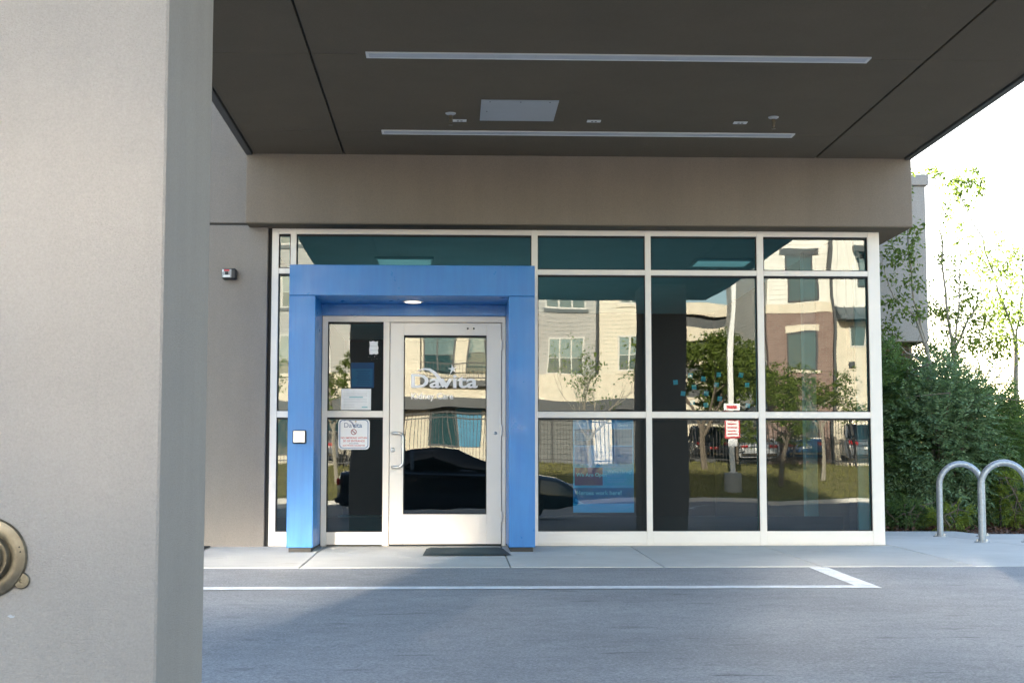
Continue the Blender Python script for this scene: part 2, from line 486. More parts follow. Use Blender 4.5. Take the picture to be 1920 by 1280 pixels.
# ------------------------------------------------------------------ mesh helpers
class MB:
    def __init__(s):
        s.v, s.f = [], []

    def add(s, vs, fs):
        o = len(s.v)
        s.v += [tuple(p) for p in vs]
        s.f += [tuple(i + o for i in f) for f in fs]
        return s

    def box(s, x0, x1, y0, y1, z0, z1, b=0.0, M=None):
        x0, x1 = min(x0, x1), max(x0, x1)
        y0, y1 = min(y0, y1), max(y0, y1)
        z0, z1 = min(z0, z1), max(z0, z1)
        if b <= 0:
            vs = [(x, y, z) for z in (z0, z1) for y in (y0, y1) for x in (x0, x1)]
            fs = [(0, 2, 3, 1), (4, 5, 7, 6), (0, 1, 5, 4), (2, 6, 7, 3), (0, 4, 6, 2), (1, 3, 7, 5)]
        else:
            b = min(b, (x1 - x0) * .45, (y1 - y0) * .45, (z1 - z0) * .45)
            vs, idx = [], {}
            X, Y, Z = (x0, x1), (y0, y1), (z0, z1)
            for i in (0, 1):
                for j in (0, 1):
                    for k in (0, 1):
                        sx, sy, sz = (b if i == 0 else -b), (b if j == 0 else -b), (b if k == 0 else -b)
                        for a, p in enumerate(((X[i], Y[j] + sy, Z[k] + sz), (X[i] + sx, Y[j], Z[k] + sz), (X[i] + sx, Y[j] + sy, Z[k]))):
                            idx[i, j, k, a] = len(vs)
                            vs.append(p)
            fs = []
            def q(a, lst):
                f = [idx[t] for t in lst]
                # orient outward
                c = Vector(((x0 + x1) / 2, (y0 + y1) / 2, (z0 + z1) / 2))
                P = [Vector(vs[t]) for t in f]
                n = (P[1] - P[0]).cross(P[2] - P[0])
                m = sum(P, Vector()) / len(P) - c
                if n.dot(m) < 0:
                    f.reverse()
                fs.append(tuple(f))
            for e in (0, 1):
                q(0, [(e, 0, 0, 0), (e, 1, 0, 0), (e, 1, 1, 0), (e, 0, 1, 0)])
                q(0, [(0, e, 0, 1), (1, e, 0, 1), (1, e, 1, 1), (0, e, 1, 1)])
                q(0, [(0, 0, e, 2), (1, 0, e, 2), (1, 1, e, 2), (0, 1, e, 2)])
            for p_ in (0, 1):
                for r_ in (0, 1):
                    q(0, [(p_, r_, 0, 0), (p_, r_, 1, 0), (p_, r_, 1, 1), (p_, r_, 0, 1)])
                    q(0, [(p_, 0, r_, 0), (p_, 1, r_, 0), (p_, 1, r_, 2), (p_, 0, r_, 2)])
                    q(0, [(0, p_, r_, 1), (1, p_, r_, 1), (1, p_, r_, 2), (0, p_, r_, 2)])
            for i in (0, 1):
                for j in (0, 1):
                    for k in (0, 1):
                        q(0, [(i, j, k, 0), (i, j, k, 1), (i, j, k, 2)])
        if M is not None:
            vs = [tuple(M @ Vector(p)) for p in vs]
        return s.add(vs, fs)

    def quad(s, a, b, c, d):
        return s.add([a, b, c, d], [(0, 1, 2, 3)])

    def poly(s, pts):
        return s.add(pts, [tuple(range(len(pts)))])

    def prism(s, pts, y0, y1):
        """closed outline of (x, z) points extruded from y0 (front) to y1"""
        n = len(pts)
        vs = [(x, y0, z) for x, z in pts] + [(x, y1, z) for x, z in pts]
        fs = [tuple(range(n)), tuple(range(2 * n - 1, n - 1, -1))]
        fs += [(i, i + n, (i + 1) % n + n, (i + 1) % n) for i in range(n)]
        return s.add(vs, fs)

    def tube(s, pts, radii, n=8, cap=True):
        pts = [Vector(p) for p in pts]
        if not isinstance(radii, (list, tuple)):
            radii = [radii] * len(pts)
        vs, fs = [], []
        up = None
        for i, p in enumerate(pts):
            d = (pts[min(i + 1, len(pts) - 1)] - pts[max(i - 1, 0)]).normalized()
            if up is None:
                a = Vector((0, 0, 1)) if abs(d.z) < 0.9 else Vector((1, 0, 0))
                up = d.cross(a).normalized()
            else:
                up = (up - d * up.dot(d))
                up = up.normalized() if up.length > 1e-6 else d.orthogonal().normalized()
            sd = d.cross(up)
            for k in range(n):
                t = 2 * math.pi * k / n
                vs.append(p + (up * math.cos(t) + sd * math.sin(t)) * radii[i])
        for i in range(len(pts) - 1):
            for k in range(n):
                a, b = i * n + k, i * n + (k + 1) % n
                fs.append((a, b, b + n, a + n))
        if cap:
            fs.append(tuple(range(n - 1, -1, -1)))
            fs.append(tuple(range((len(pts) - 1) * n, len(pts) * n)))
        return s.add(vs, fs)

    def lathe(s, prof, origin, axis='Y', n=32, closed=False):
        """prof: list of (radius, offset along axis)"""
        vs, fs = [], []
        ox, oy, oz = origin
        for r, h in prof:
            for k in range(n):
                t = 2 * math.pi * k / n
                c, q = r * math.cos(t), r * math.sin(t)
                if axis == 'Y':
                    vs.append((ox + c, oy + h, oz + q))
                elif axis == 'Z':
                    vs.append((ox + c, oy + q, oz + h))
                else:
                    vs.append((ox + h, oy + c, oz + q))
        for i in range(len(prof) - 1):
            for k in range(n):
                a, b = i * n + k, i * n + (k + 1) % n
                fs.append((a, b, b + n, a + n))
        fs.append(tuple(range(n)))
        fs.append(tuple(range((len(prof) - 1) * n, len(prof) * n)))
        return s.add(vs, fs)

    def build(s, name, mat, parent=None, smooth=False, angle=35, loc=None, calc=False):
        me = bpy.data.meshes.new(name)
        me.from_pydata(s.v, [], s.f)
        if calc:
            import bmesh
            bm = bmesh.new()
            bm.from_mesh(me)
            bmesh.ops.recalc_face_normals(bm, faces=bm.faces)
            bm.to_mesh(me)
            bm.free()
        me.materials.append(MATS[mat])
        if smooth:
            me.shade_smooth()
            me.set_sharp_from_angle(angle=R(angle))
        me.update()
        o = bpy.data.objects.new(name, me)
        COL.objects.link(o)
        if parent is not None:
            o.parent = parent
            if parent.type == 'EMPTY' and loc is None:
                o.location = -parent.location      # vertices are in world coordinates
        if loc is not None:
            o.location = loc
        return o


def thing(name, label, cat, loc=(0, 0, 0), group=None, rz=0.0):
    o = bpy.data.objects.new(name, None)
    COL.objects.link(o)
    o.location = loc
    o.rotation_euler.z = rz
    o.empty_display_size = 0.1
    return tag(o, label, cat, group)


def tag(o, label, cat, group=None):
    o['label'] = label
    o['category'] = cat
    if group:
        o['group'] = group
    return o


def structure(o):
    o['kind'] = 'structure'
    return o


def stuff(o):
    o['kind'] = 'stuff'
    return o


def copy_tree(o, parent=None):
    c = o.copy()
    COL.objects.link(c)
    if parent is not None:
        c.parent = parent
    for ch in [x for x in o.children]:
        copy_tree(ch, c)
    return c


def text_mb(body, size, cx, cz, y, align='LEFT', bold=0.0, depth=0.0006, sx=1.0, shear=0.0):
    """letters lying in the XZ plane facing -Y, baseline at cz"""
    cu = bpy.data.curves.new('lettering', 'FONT')
    cu.body = body
    cu.size = size
    cu.align_x = align
    cu.offset = bold
    cu.shear = shear
    cu.extrude = depth
    cu.resolution_u = 3
    o = bpy.data.objects.new('lettering', cu)
    COL.objects.link(o)
    bpy.context.view_layer.update()
    dg = bpy.context.evaluated_depsgraph_get()
    me = bpy.data.meshes.new_from_object(o.evaluated_get(dg))
    mb = MB()
    mb.add([(cx + v.co.x * sx, y - v.co.z, cz + v.co.y) for v in me.vertices], [tuple(p.vertices) for p in me.polygons])
    bpy.data.objects.remove(o)
    bpy.data.curves.remove(cu)
    bpy.data.meshes.remove(me)
    return mb


def ring_pts(cx, cz, r0, r1, y, n=28, a0=0.0, a1=2 * math.pi):
    mb = MB()
    vs, fs = [], []
    for i in range(n + 1):
        t = a0 + (a1 - a0) * i / n
        vs += [(cx + r0 * math.cos(t), y, cz + r0 * math.sin(t)), (cx + r1 * math.cos(t), y, cz + r1 * math.sin(t))]
    fs = [(2 * i, 2 * i + 1, 2 * i + 3, 2 * i + 2) for i in range(n)]
    return mb.add(vs, fs)


def stroke(mb, pts, width, y):
    """flat ribbon along (x, z) points with per-point widths"""
    if not isinstance(width, (list, tuple)):
        width = [width] * len(pts)
    vs = []
    for i, (x, z) in enumerate(pts):
        a, b = pts[max(i - 1, 0)], pts[min(i + 1, len(pts) - 1)]
        dx, dz = b[0] - a[0], b[1] - a[1]
        L = math.hypot(dx, dz) or 1
        nx, nz = -dz / L * width[i] / 2, dx / L * width[i] / 2
        vs += [(x + nx, y, z + nz), (x - nx, y, z - nz)]
    mb.add(vs, [(2 * i, 2 * i + 1, 2 * i + 3, 2 * i + 2) for i in range(len(pts) - 1)])
    return mb


def rounded(x0, x1, z0, z1, r, n=6):
    pts = []
    for cx, cz, a in ((x1 - r, z0 + r, -90), (x1 - r, z1 - r, 0), (x0 + r, z1 - r, 90), (x0 + r, z0 + r, 180)):
        for i in range(n + 1):
            t = R(a + 90 * i / n)
            pts.append((cx + r * math.cos(t), cz + r * math.sin(t)))
    return pts


# ------------------------------------------------------------------ ground
GZ = [(0.0, 0.0), (2.4, -0.0645), (4.0, -0.112), (8.0, -0.18), (20.0, -0.225), (37.4, -0.25)]


def gz(d):
    return float(np.interp(d, [a for a, _ in GZ], [b for _, b in GZ]))


mb = MB()
ds = [2.35, 3.2, 4.0, 6.0, 8.0, 12.0, 16.0, 20.0, 28.0, 37.4]
for a, b in zip(ds[:-1], ds[1:]):
    mb.quad((-60, -a, gz(a)), (-60, -b, gz(b)), (60, -b, gz(b)), (60, -a, gz(a)))
structure(mb.build('asphalt', 'asphalt', calc=True))
mb = MB().box(-60, 60, -38.0, -37.4, -0.6, -0.243, 0.01)
structure(mb.build('gutter', 'concrete'))
mb = MB().box(-60, 60, -38.16, -38.0, -0.6, -0.11, 0.015)
structure(mb.build('kerb', 'concrete'))


def bermz(d):
    return float(np.interp(d, [38.16, 39.5, 42, 44, 46, 48], [-0.13, 0.0, 0.42, 0.78, 1.10, 1.14]))


mb = MB()
nx_, ny_ = 100, 16
vs = []
for j in range(ny_ + 1):
    d = 38.16 + (48 - 38.16) * j / ny_
    for i in range(nx_ + 1):
        x = -60 + 120 * i / nx_
        vs.append((x, -d, bermz(d) + (0 if j in (0, ny_) else random.uniform(-0.03, 0.03))))
fs = [(j * (nx_ + 1) + i, (j + 1) * (nx_ + 1) + i, (j + 1) * (nx_ + 1) + i + 1, j * (nx_ + 1) + i + 1) for j in range(ny_) for i in range(nx_)]
mb.add(vs, fs)
structure(mb.build('grass_berm', 'grass_ground', smooth=True, angle=60, calc=True))
mb = MB().quad((-60, -48, 1.14), (-60, -110, 1.14), (60, -110, 1.14), (60, -48, 1.14))
structure(mb.build('parking_lot', 'distant_paving', calc=True))
mb = MB()
g = [(-600, -600), (600, -600), (600, 600), (-600, 600)]
mb.quad(*[(x, y, -0.7) for x, y in g])
structure(mb.build('ground', 'earth', calc=True))
# planting bed and garden ground at the right, sloping a little up behind the pad
mb = MB()
vs, fs = [], []
gx, gy = 60, 50
for j in range(gy + 1):
    for i in range(gx + 1):
        x = 4.0 + 46 * (i / gx) ** 1.8
        y = 2.8 + 57 * (j / gy) ** 1.8
        vs.append((x, y, -0.035 + 0.0 * y + (random.uniform(-0.015, 0.025) if y > 3.2 else 0)))
for j in range(gy):
    for i in range(gx):
        a = j * (gx + 1) + i
        fs.append((a, a + 1, a + gx + 2, a + gx + 1))
mb.add(vs, fs)
structure(mb.build('planting_bed', 'mulch', smooth=True, angle=80))

# sidewalk: slabs with open joints on a dark bedding
walk = bpy.data.objects.new('sidewalk', None)
COL.objects.link(walk)
structure(walk)
JX = [-13.5, -11.2, -8.9, -6.6, -5.1, -3.7, -2.45, -1.21, 0.47, 1.70, 2.98, 4.22, 5.5, 6.8, 8.1, 9.4, 10.7, 12.0, 14.4, 16.8, 20]


def slab(x0, x1, ya, yb):
    """a sloping slab from ya (front, lower) to yb with chamfered rim"""
    m_ = MB()
    g_ = 0.005
    x0 += g_
    x1 -= g_
    ya += g_
    yb -= g_
    def z(y):
        return gz(-y) * (0.060 / 0.0645) if y < 0 else -0.001
    c = 0.005
    top = [(x0 + c, ya + c, z(ya)), (x1 - c, ya + c, z(ya)), (x1 - c, yb - c, z(yb)), (x0 + c, yb - c, z(yb))]
    mid = [(x0, ya, z(ya) - c), (x1, ya, z(ya) - c), (x1, yb, z(yb) - c), (x0, yb, z(yb) - c)]
    bot = [(p[0], p[1], p[2] - 0.12) for p in mid]
    f_ = [(0, 1, 2, 3)]
    for k in range(4):
        n_ = (k + 1) % 4
        f_ += [(k + 4, n_ + 4, n_, k), (k + 8, n_ + 8, n_ + 4, k + 4)]
    m_.add(top + mid + bot, f_)
    return m_


for a, b in zip(JX[:-1], JX[1:]):
    slab(a, b, -2.4, 0.0).build('slab', 'concrete', walk, loc=(0, 0, 0))
for a, b in ((4.22, 5.5), (5.5, 6.8)):
    slab(a, b, 0.0, 1.45).build('slab', 'concrete', walk, loc=(0, 0, 0))
    slab(a, b, 1.45, 2.9).build('slab', 'concrete', walk, loc=(0, 0, 0))
slab(4.22, 6.1, 2.9, 3.8).build('slab', 'concrete', walk, loc=(0, 0, 0))
for a, b in ((6.8, 8.1), (8.1, 9.4)):
    slab(a, b, 0.0, 1.45).build('slab', 'concrete', walk, loc=(0, 0, 0))
    slab(a, b, 1.45, 2.9).build('slab', 'concrete', walk, loc=(0, 0, 0))
mb = MB().box(-13.5, 20, -2.39, 2.9, -0.35, -0.085)
mb.build('bedding', 'joint_dark', walk, loc=(0, 0, 0))

# painted box on the asphalt
def ground_strip(pts, width, off=0.004):
    m_ = MB()
    vs = []
    for i, (x, y) in enumerate(pts):
        a, b = pts[max(i - 1, 0)], pts[min(i + 1, len(pts) - 1)]
        d = Vector((b[0] - a[0], b[1] - a[1])).normalized() * width / 2
        for sg in (1, -1):
            px, py = x - d.y * sg, y + d.x * sg
            vs.append((px, py, gz(-py) + off))
    m_.add(vs, [(2 * i, 2 * i + 2, 2 * i + 3, 2 * i + 1) for i in range(len(pts) - 1)])
    return m_


ln = ground_strip([(-12 + 0.5 * i, -3.985) for i in range(30)] + [(2.99, -3.985)], 0.19)
structure(ln.build('painted_line', 'line_paint', calc=True))
ln = ground_strip([(2.93, -2.46), (2.92, -3.0), (2.92, -3.885)], 0.15)
structure(ln.build('painted_line', 'line_paint', calc=True))
arc = [(9.6 + 3.2 * math.cos(R(t)), -26.0 + 6.0 * math.sin(R(t))) for t in range(180, 361, 9)]
structure(ground_strip(arc, 0.12).build('painted_curve', 'line_paint', calc=True))
# ------------------------------------------------------------------ the clinic building
B = thing('clinic_building', 'low grey stucco building with a header band over the glass entrance', 'building', (-2, 0, 0))
MB().box(-14, -1.778, -0.03, 0.35, -0.3, 3.066, 0.006).build('wall', 'stucco', B)
MB().box(-14, -1.0, -0.03, 0.35, 3.088, 6.0, 0.006).build('wall', 'stucco', B)
MB().box(-14, -1.0, -0.012, 0.3, 3.05, 3.10).build('reveal', 'joint_dark', B)
MB().box(-1.965, 4.425, -0.27, 0.13, 3.052, 4.2, 0.008).build('header_band', 'stucco_band_shaded', B)
MB().box(3.95, 4.425, 0.131, 6.0, 3.052, 4.2).build('side_band', 'stucco_band_shaded', B)
MB().box(-1.955, 4.415, -0.262, 0.128, 3.044, 3.0515).build('band_underside_shade', 'soffit_stucco', B)  # dark soffit colour put here for the shade under the band
MB().box(4.169, 4.415, 0.1285, 5.9, 3.044, 3.0515).build('band_underside_shade', 'soffit_stucco', B)
MB().box(-1.0, 4.42, -0.03, 6.0, 4.2, 6.0).build('upper_wall', 'stucco', B)
MB().box(3.95, 4.168, 0.125, 12.6, -0.2, 3.04).build('side_wall', 'stucco', B)
MB().box(-14, 4.3, 0.2, 17, 5.9, 6.15).build('roof', 'fascia_metal', B)
MB().box(-14.2, -14, -0.03, 17, -0.3, 6.0).build('side_wall', 'stucco', B)
MB().box(-14, 4.2, 12.6, 12.8, -0.3, 5.9).build('rear_wall', 'stucco', B)
# rooms behind the glass
MB().box(-6, 3.94, 0.14, 12.5, -0.3, -0.01).build('room_floor', 'room_floor', B)
MB().box(-1.9, 3.94, 0.14, 12.5, 3.06, 3.12).build('room_ceiling', 'room_ceiling', B)
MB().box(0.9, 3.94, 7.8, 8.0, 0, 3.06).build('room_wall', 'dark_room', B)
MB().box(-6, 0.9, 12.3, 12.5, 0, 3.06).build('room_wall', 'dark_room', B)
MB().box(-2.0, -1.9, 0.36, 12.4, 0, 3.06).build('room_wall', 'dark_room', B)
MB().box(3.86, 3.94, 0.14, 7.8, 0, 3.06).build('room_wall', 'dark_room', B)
MB().box(-1.88, 3.84, 0.30, 0.38, -0.005, 0.27).build('added_floor_screen', 'dark_room', B)  # added low screen that keeps the brightly lit floor out of view
MB().box(3.74, 3.90, 1.4, 1.55, 0, 3.05).build('room_column', 'room_column', B)

for i, (x, y, l_, lab) in enumerate(((-0.535, 2.2, 0.6, 'lit ceiling panel seen through the glass above the blue portal'), (3.0, 2.2, 0.6, 'lit ceiling panel seen through the upper glass right of the portal'))):
    t = thing('ceiling_light', lab, 'ceiling light', (x, y, 3.04), 'lit ceiling panels inside the lobby')
    MB().box(x - 0.32, x + 0.32, y - 0.23, y + 0.23, 3.03, 3.056).build('frame', 'white_paint_metal', t)
    MB().box(x - 0.29, x + 0.29, y - 0.20, y + 0.20, 3.022, 3.029).build('diffuser', 'lamp_on', t)

for x, lab in ((-0.95, 'added unseen lobby light behind the portal, left'), (0.25, 'added unseen lobby light behind the portal, right')):  # unseen fill lights added to brighten the lobby ceiling
    for y in (3.5, 5.3):
        t = thing('ceiling_light', lab + (' near the door' if y < 4 else ' deep in the room'), 'ceiling light', (x, y, 3.04), 'lit ceiling panels inside the lobby')
        MB().box(x - 0.33, x + 0.33, y - 0.63, y + 0.63, 3.03, 3.056).build('frame', 'white_paint_metal', t)
        MB().box(x - 0.29, x + 0.29, y - 0.59, y + 0.59, 3.022, 3.029).build('diffuser', 'added_lamp', t)

# unseen higher block put behind to shade the lot, and the wing on the right
T = thing('shading_block', 'unseen rear block behind the canopy, sized to shade the lot in front', 'building', (0, 17, 0))
MB().box(-14.6, 0.8, 17.1, 30, -0.3, 18.2).build('wall', 'stucco_wing', T)
MB().box(-14.7, 0.9, 17.0, 30.1, 18.2, 18.5).build('parapet_cap', 'fascia_metal', T)
W = thing('side_wing', 'plain grey wing with overhanging upper storey seen behind the young leaves at right', 'building', (6, 6, 0))
MB().box(4.3, 6.53, 6.02, 16.5, 2.5, 4.66, 0.01).build('upper_wall', 'stucco_wing', W)
MB().box(4.25, 6.57, 5.98, 16.55, 4.665, 4.82, 0.01).build('parapet_cap', 'stucco_wing', W)
MB().box(4.3, 6.38, 6.3, 16.4, -0.3, 2.495).build('base_wall', 'brick_brown', W)

# ------------------------------------------------------------------ storefront
S = thing('glass_storefront', 'white framed storefront with teal tinted panes under the header band', 'storefront', (1, 0, 0))
FY0, FY1, GY = 0.0, 0.11, 0.05
bv = 0.003


def member(name, x0, x1, z0, z1, y0=FY0, y1=FY1, par=S, mat='white_alu'):
    return MB().box(x0, x1, y0, y1, z0, z1, bv).build(name, mat, par)


def pane(x0, x1, z0, z1, par=S, y=GY, name='pane'):
    p = MB().quad((x0, y, z0), (x1, y, z0), (x1, y, z1), (x0, y, z1)).build(name, 'storefront_glass', par)
    # thin dark gasket round the pane, proud of it
    m_ = MB()
    g_ = 0.008
    for a in ((x0, x1, z0, z0 + g_), (x0, x1, z1 - g_ * 2.2, z1), (x0, x0 + g_, z0 + g_, z1 - g_ * 2.2), (x1 - g_, x1, z0 + g_, z1 - g_ * 2.2)):
        m_.box(a[0], a[1], y - 0.035, y - 0.004, a[2], a[3])
    m_.build('gasket', 'gasket', p, loc=(0, 0, 0))
    return p


HZ = (2.990, 3.042)
TZ = (2.605, 2.657)
MZ = (1.221, 1.282)
SZ = 0.138
vert = [(-1.742, -1.677), (-1.564, -1.508), (0.762, 0.822), (1.866, 1.923), (2.960, 3.026), (4.053, 4.17)]
for i, (a, b) in enumerate(vert):
    member('mullion', a, b, 0.002, HZ[1], -0.001 - 0.0005 * (i % 2), FY1)
for i, ((a, b), (c, d)) in enumerate(zip(vert[:-1], vert[1:])):
    member('head', b, c, HZ[0], HZ[1])
    if i == 1:            # over the portal: one wide transom pane
        member('transom', b, c, TZ[0] - 0.07, TZ[1] - 0.052)
        pane(b, c, TZ[1] - 0.052, HZ[0])
        continue
    member('transom', b, c, TZ[0], TZ[1])
    member('rail', b, c, MZ[0], MZ[1])
    member('sill', b, c, 0.02, SZ)
    member('sill_flashing', b, c, 0.001, 0.0195, 0.004, FY1)
    pane(b, c, SZ, MZ[0])
    pane(b, c, MZ[1], TZ[0])
    pane(b, c, TZ[1], HZ[0])
MB().box(-1.777, -1.742, 0.02, 0.11, 0, 3.042).build('joint_filler', 'gasket', S)
# sidelight inside the portal
member('jamb', -1.25, -1.197, 0.002, 2.196)
member('jamb', -0.664, -0.604, 0.002, 2.140)
member('head', -1.197, -0.604, 2.141, 2.196)
member('head', -0.604, 0.51, 2.1395, 2.196)
member('jamb', 0.474, 0.512, 0.002, 2.139)
member('rail', -1.197, -0.664, 1.223, 1.285)
member('sill', -1.197, -0.664, 0.015, 0.134)
pane(-1.197, -0.664, 0.134, 1.223)
pane(-1.197, -0.664, 1.285, 2.141)

# ------------------------------------------------------------------ entrance door
D = thing('entrance_door', 'white framed glass entrance door with curved pull handle inside the blue portal', 'door', (-0.06, 0, 0))
DY0, DY1 = -0.012, 0.09
for n_, a in (('stile', (-0.598, -0.467, 0.02, 2.132)), ('stile', (0.328, 0.469, 0.02, 2.132)), ('top_rail', (-0.467, 0.328, 2.012, 2.132)), ('bottom_rail', (-0.467, 0.328, 0.02, 0.302))):
    MB().box(a[0], a[1], DY0, DY1, a[2], a[3], 0.003).build(n_, 'white_alu', D)
MB().box(-0.598, 0.469, DY0 + 0.012, DY1 - 0.01, 0.0045, 0.0195).build('door_sweep', 'rubber', D)
DP = pane(-0.467, 0.328, 0.302, 2.012, D, 0.04, 'glass')
# pull handle
hp = [(-0.575, -0.014, 1.072), (-0.575, -0.055, 1.072)]
hx = MB()
pts = []
for t in range(0, 91, 15):
    pts.append((-0.515 + 0.045 * math.sin(R(t)), -0.062, 1.027 + 0.045 * math.cos(R(t))))
lo = [(x, y, 2 * 0.911 - z) for x, y, z in reversed(pts)]
hx.tube([(-0.575, -0.004, 1.072), (-0.572, -0.03, 1.072), (-0.556, -0.056, 1.072)] + pts + lo + [(-0.556, -0.056, 0.75), (-0.572, -0.03, 0.75), (-0.575, -0.004, 0.75)], 0.0135, 12)
hx.build('handle', 'steel', D, smooth=True)
lk = MB().lathe([(0.022, 0.0), (0.022, -0.006), (0.016, -0.009), (0.012, -0.011)], (-0.567, DY0, 0.912), n=20).build('lock', 'steel', D, smooth=True)
MB().box(-0.569, -0.565, DY0 - 0.0125, DY0 - 0.0112, 0.905, 0.919).build('keyhole', 'gasket', lk, loc=(0, 0, 0))
MB().lathe([(0.016, 0.0), (0.016, -0.004), (0.010, -0.010), (0.0, -0.012)], (0.413, DY0, 1.073), n=16).build('bolt_cap', 'steel', D, smooth=True)
for x in (0.146, 0.204):
    MB().lathe([(0.009, 0.0), (0.009, -0.003), (0.004, -0.005)], (x, DY0, 2.078), n=12).build('screw', 'gasket', D)
for z in (0.28, 1.1, 1.92):
    MB().tube([(0.4715, -0.016, z - 0.05), (0.4715, -0.016, z + 0.05)], 0.009, 10).build('hinge', 'white_alu', D, smooth=True)
# lettering on the door glass
LY = 0.0345
k = text_mb('Davita', 0.185, -0.402, 1.512, LY, bold=0.004, sx=1.04)
xs = [p[0] for p in k.v]
f_ = 0.640 / (max(xs) - min(xs))
x0_ = min(xs)
k.v = [(-0.398 + (p[0] - x0_) * f_, p[1], p[2]) for p in k.v]
k.build('lettering', 'vinyl_white', DP, loc=(0, 0, 0))


def swoosh(cx, cz, s, y):
    m_ = MB()
    pts_ = [(-0.345, 0.19), (-0.30, 0.215), (-0.22, 0.235), (-0.14, 0.225), (-0.06, 0.175), (0.0, 0.105), (0.05, 0.02), (0.085, -0.045)]
    stroke(m_, [(cx + a * s, cz + b * s) for a, b in pts_], [x * s for x in (0.004, 0.014, 0.028, 0.040, 0.050, 0.055, 0.058, 0.060)], y)
    return m_


def star(cx, cz, r, y):
    vs_ = []
    for i in range(10):
        t = R(90 + 36 * i + 10)
        rr = r * (1.0 if i % 2 == 0 else 0.33)
        if i == 4:
            rr *= 1.5
        vs_.append((cx + rr * math.cos(t), y, cz + rr * math.sin(t)))
    m_ = MB()
    m_.add([(cx, y, cz)] + vs_, [(0, 1 + i, 1 + (i + 1) % 10) for i in range(10)])
    return m_


swoosh(-0.135, 1.545, 0.62, LY - 0.0012).build('emblem_arc', 'vinyl_white', DP, loc=(0, 0, 0))
star(0.000, 1.690, 0.046, LY - 0.001).build('emblem_star', 'vinyl_white', DP, loc=(0, 0, 0))
text_mb('Kidney Care', 0.082, -0.400, 1.402, LY, sx=0.98, bold=0.0008).build('lettering', 'vinyl_white', DP, loc=(0, 0, 0))

# threshold mats
m_ = MB()
m_.add([(-0.255, -1.25, -0.024), (0.52, -1.21, -0.023), (0.47, -0.50, 0.0), (-0.235, -0.50, 0.0),
        (-0.20, -1.12, -0.008), (0.44, -1.10, -0.008), (0.425, -0.50, 0.0125), (-0.195, -0.50, 0.0125)],
       [(4, 5, 6, 7), (0, 1, 5, 4), (1, 2, 6, 5), (3, 0, 4, 7), (2, 3, 7, 6)])
tag(m_.build('door_mat', 'rubber', calc=True), 'black rubber mat lying in front of the glass door', 'mat', 'black rubber mats')
m_ = MB().box(-3.2, -2.27, -0.62, -0.08, 0.0, 0.012, 0.01)
tag(m_.build('door_mat', 'rubber', loc=(0, 0, 0.0)), 'black mat at the wall foot, mostly hidden by the pillar', 'mat', 'black rubber mats')

# ------------------------------------------------------------------ blue portal
P = thing('blue_portal', 'deep blue metal portal framing the glass door', 'portal', (-0.37, -0.4, 0))
PY = -0.76
MB().box(-1.490, -1.253, PY, -0.004, 0.022, 2.3035, 0.004).build('post', 'portal_blue', P)
MB().box(0.514, 0.753, PY, -0.004, 0.022, 2.3035, 0.004).build('post', 'portal_blue', P)
MB().box(-1.490, 0.753, PY, -0.004, 2.3065, 2.588, 0.004).build('header', 'portal_blue', P)
MB().box(-1.252, 0.513, -0.05, -0.005, 2.197, 2.3055, 0.002).build('rear_lintel', 'portal_blue', P)
for x0, x1 in ((-1.47, -1.27), (0.53, 0.735)):
    MB().box(x0, x1, PY + 0.02, -0.02, -0.02, 0.0215).build('base_packing', 'joint_dark', P)
dl = MB().lathe([(0.098, 0.0), (0.098, -0.006), (0.080, -0.008), (0.078, 0.001)], (-0.375, -0.30, 2.3064), axis='Z', n=32).build('downlight_trim', 'white_paint_metal', P, smooth=True)
MB().lathe([(0.076, 0.0), (0.07, -0.004), (0.0, -0.006)], (-0.375, -0.30, 2.2995), axis='Z', n=28).build('lens', 'downlight_on', dl, loc=(0, 0, 0))

# push plate on the left post
Q = thing('push_plate', 'square steel push plate with wheelchair symbol on left blue post', 'door button', (-1.38, PY, 1.015))
cx, cz = -1.381, 1.016
MB().box(cx - 0.061, cx + 0.061, PY - 0.028, PY - 0.0005, cz - 0.061, cz + 0.061, 0.008).build('housing', 'black_plastic', Q)
pl = MB().box(cx - 0.054, cx + 0.050, PY - 0.036, PY - 0.0285, cz - 0.050, cz + 0.055, 0.003).build('plate', 'bare_alu', Q)
m_ = MB()
yy = PY - 0.0366
stroke(m_, [(cx - 0.010, cz + 0.026), (cx - 0.009, cz + 0.008), (cx + 0.009, cz + 0.008), (cx + 0.016, cz - 0.008), (cx + 0.022, cz - 0.006)], 0.004, yy)
a = ring_pts(cx + 0.000, cz - 0.002, 0.012, 0.0155, yy - 0.0003, 18, R(130), R(340))
m_.add(a.v, a.f)
a = ring_pts(cx - 0.012, cz + 0.032, 0.0, 0.005, yy - 0.0003, 10)
m_.add(a.v, a.f)
m_.build('wheelchair_symbol', 'sign_greyblue', pl, loc=(0, 0, 0))
text_mb('PUSH TO OPEN', 0.0125, cx, cz - 0.036, yy - 0.0002, 'CENTER').build('lettering', 'paper_grey_print', pl, loc=(0, 0, 0))

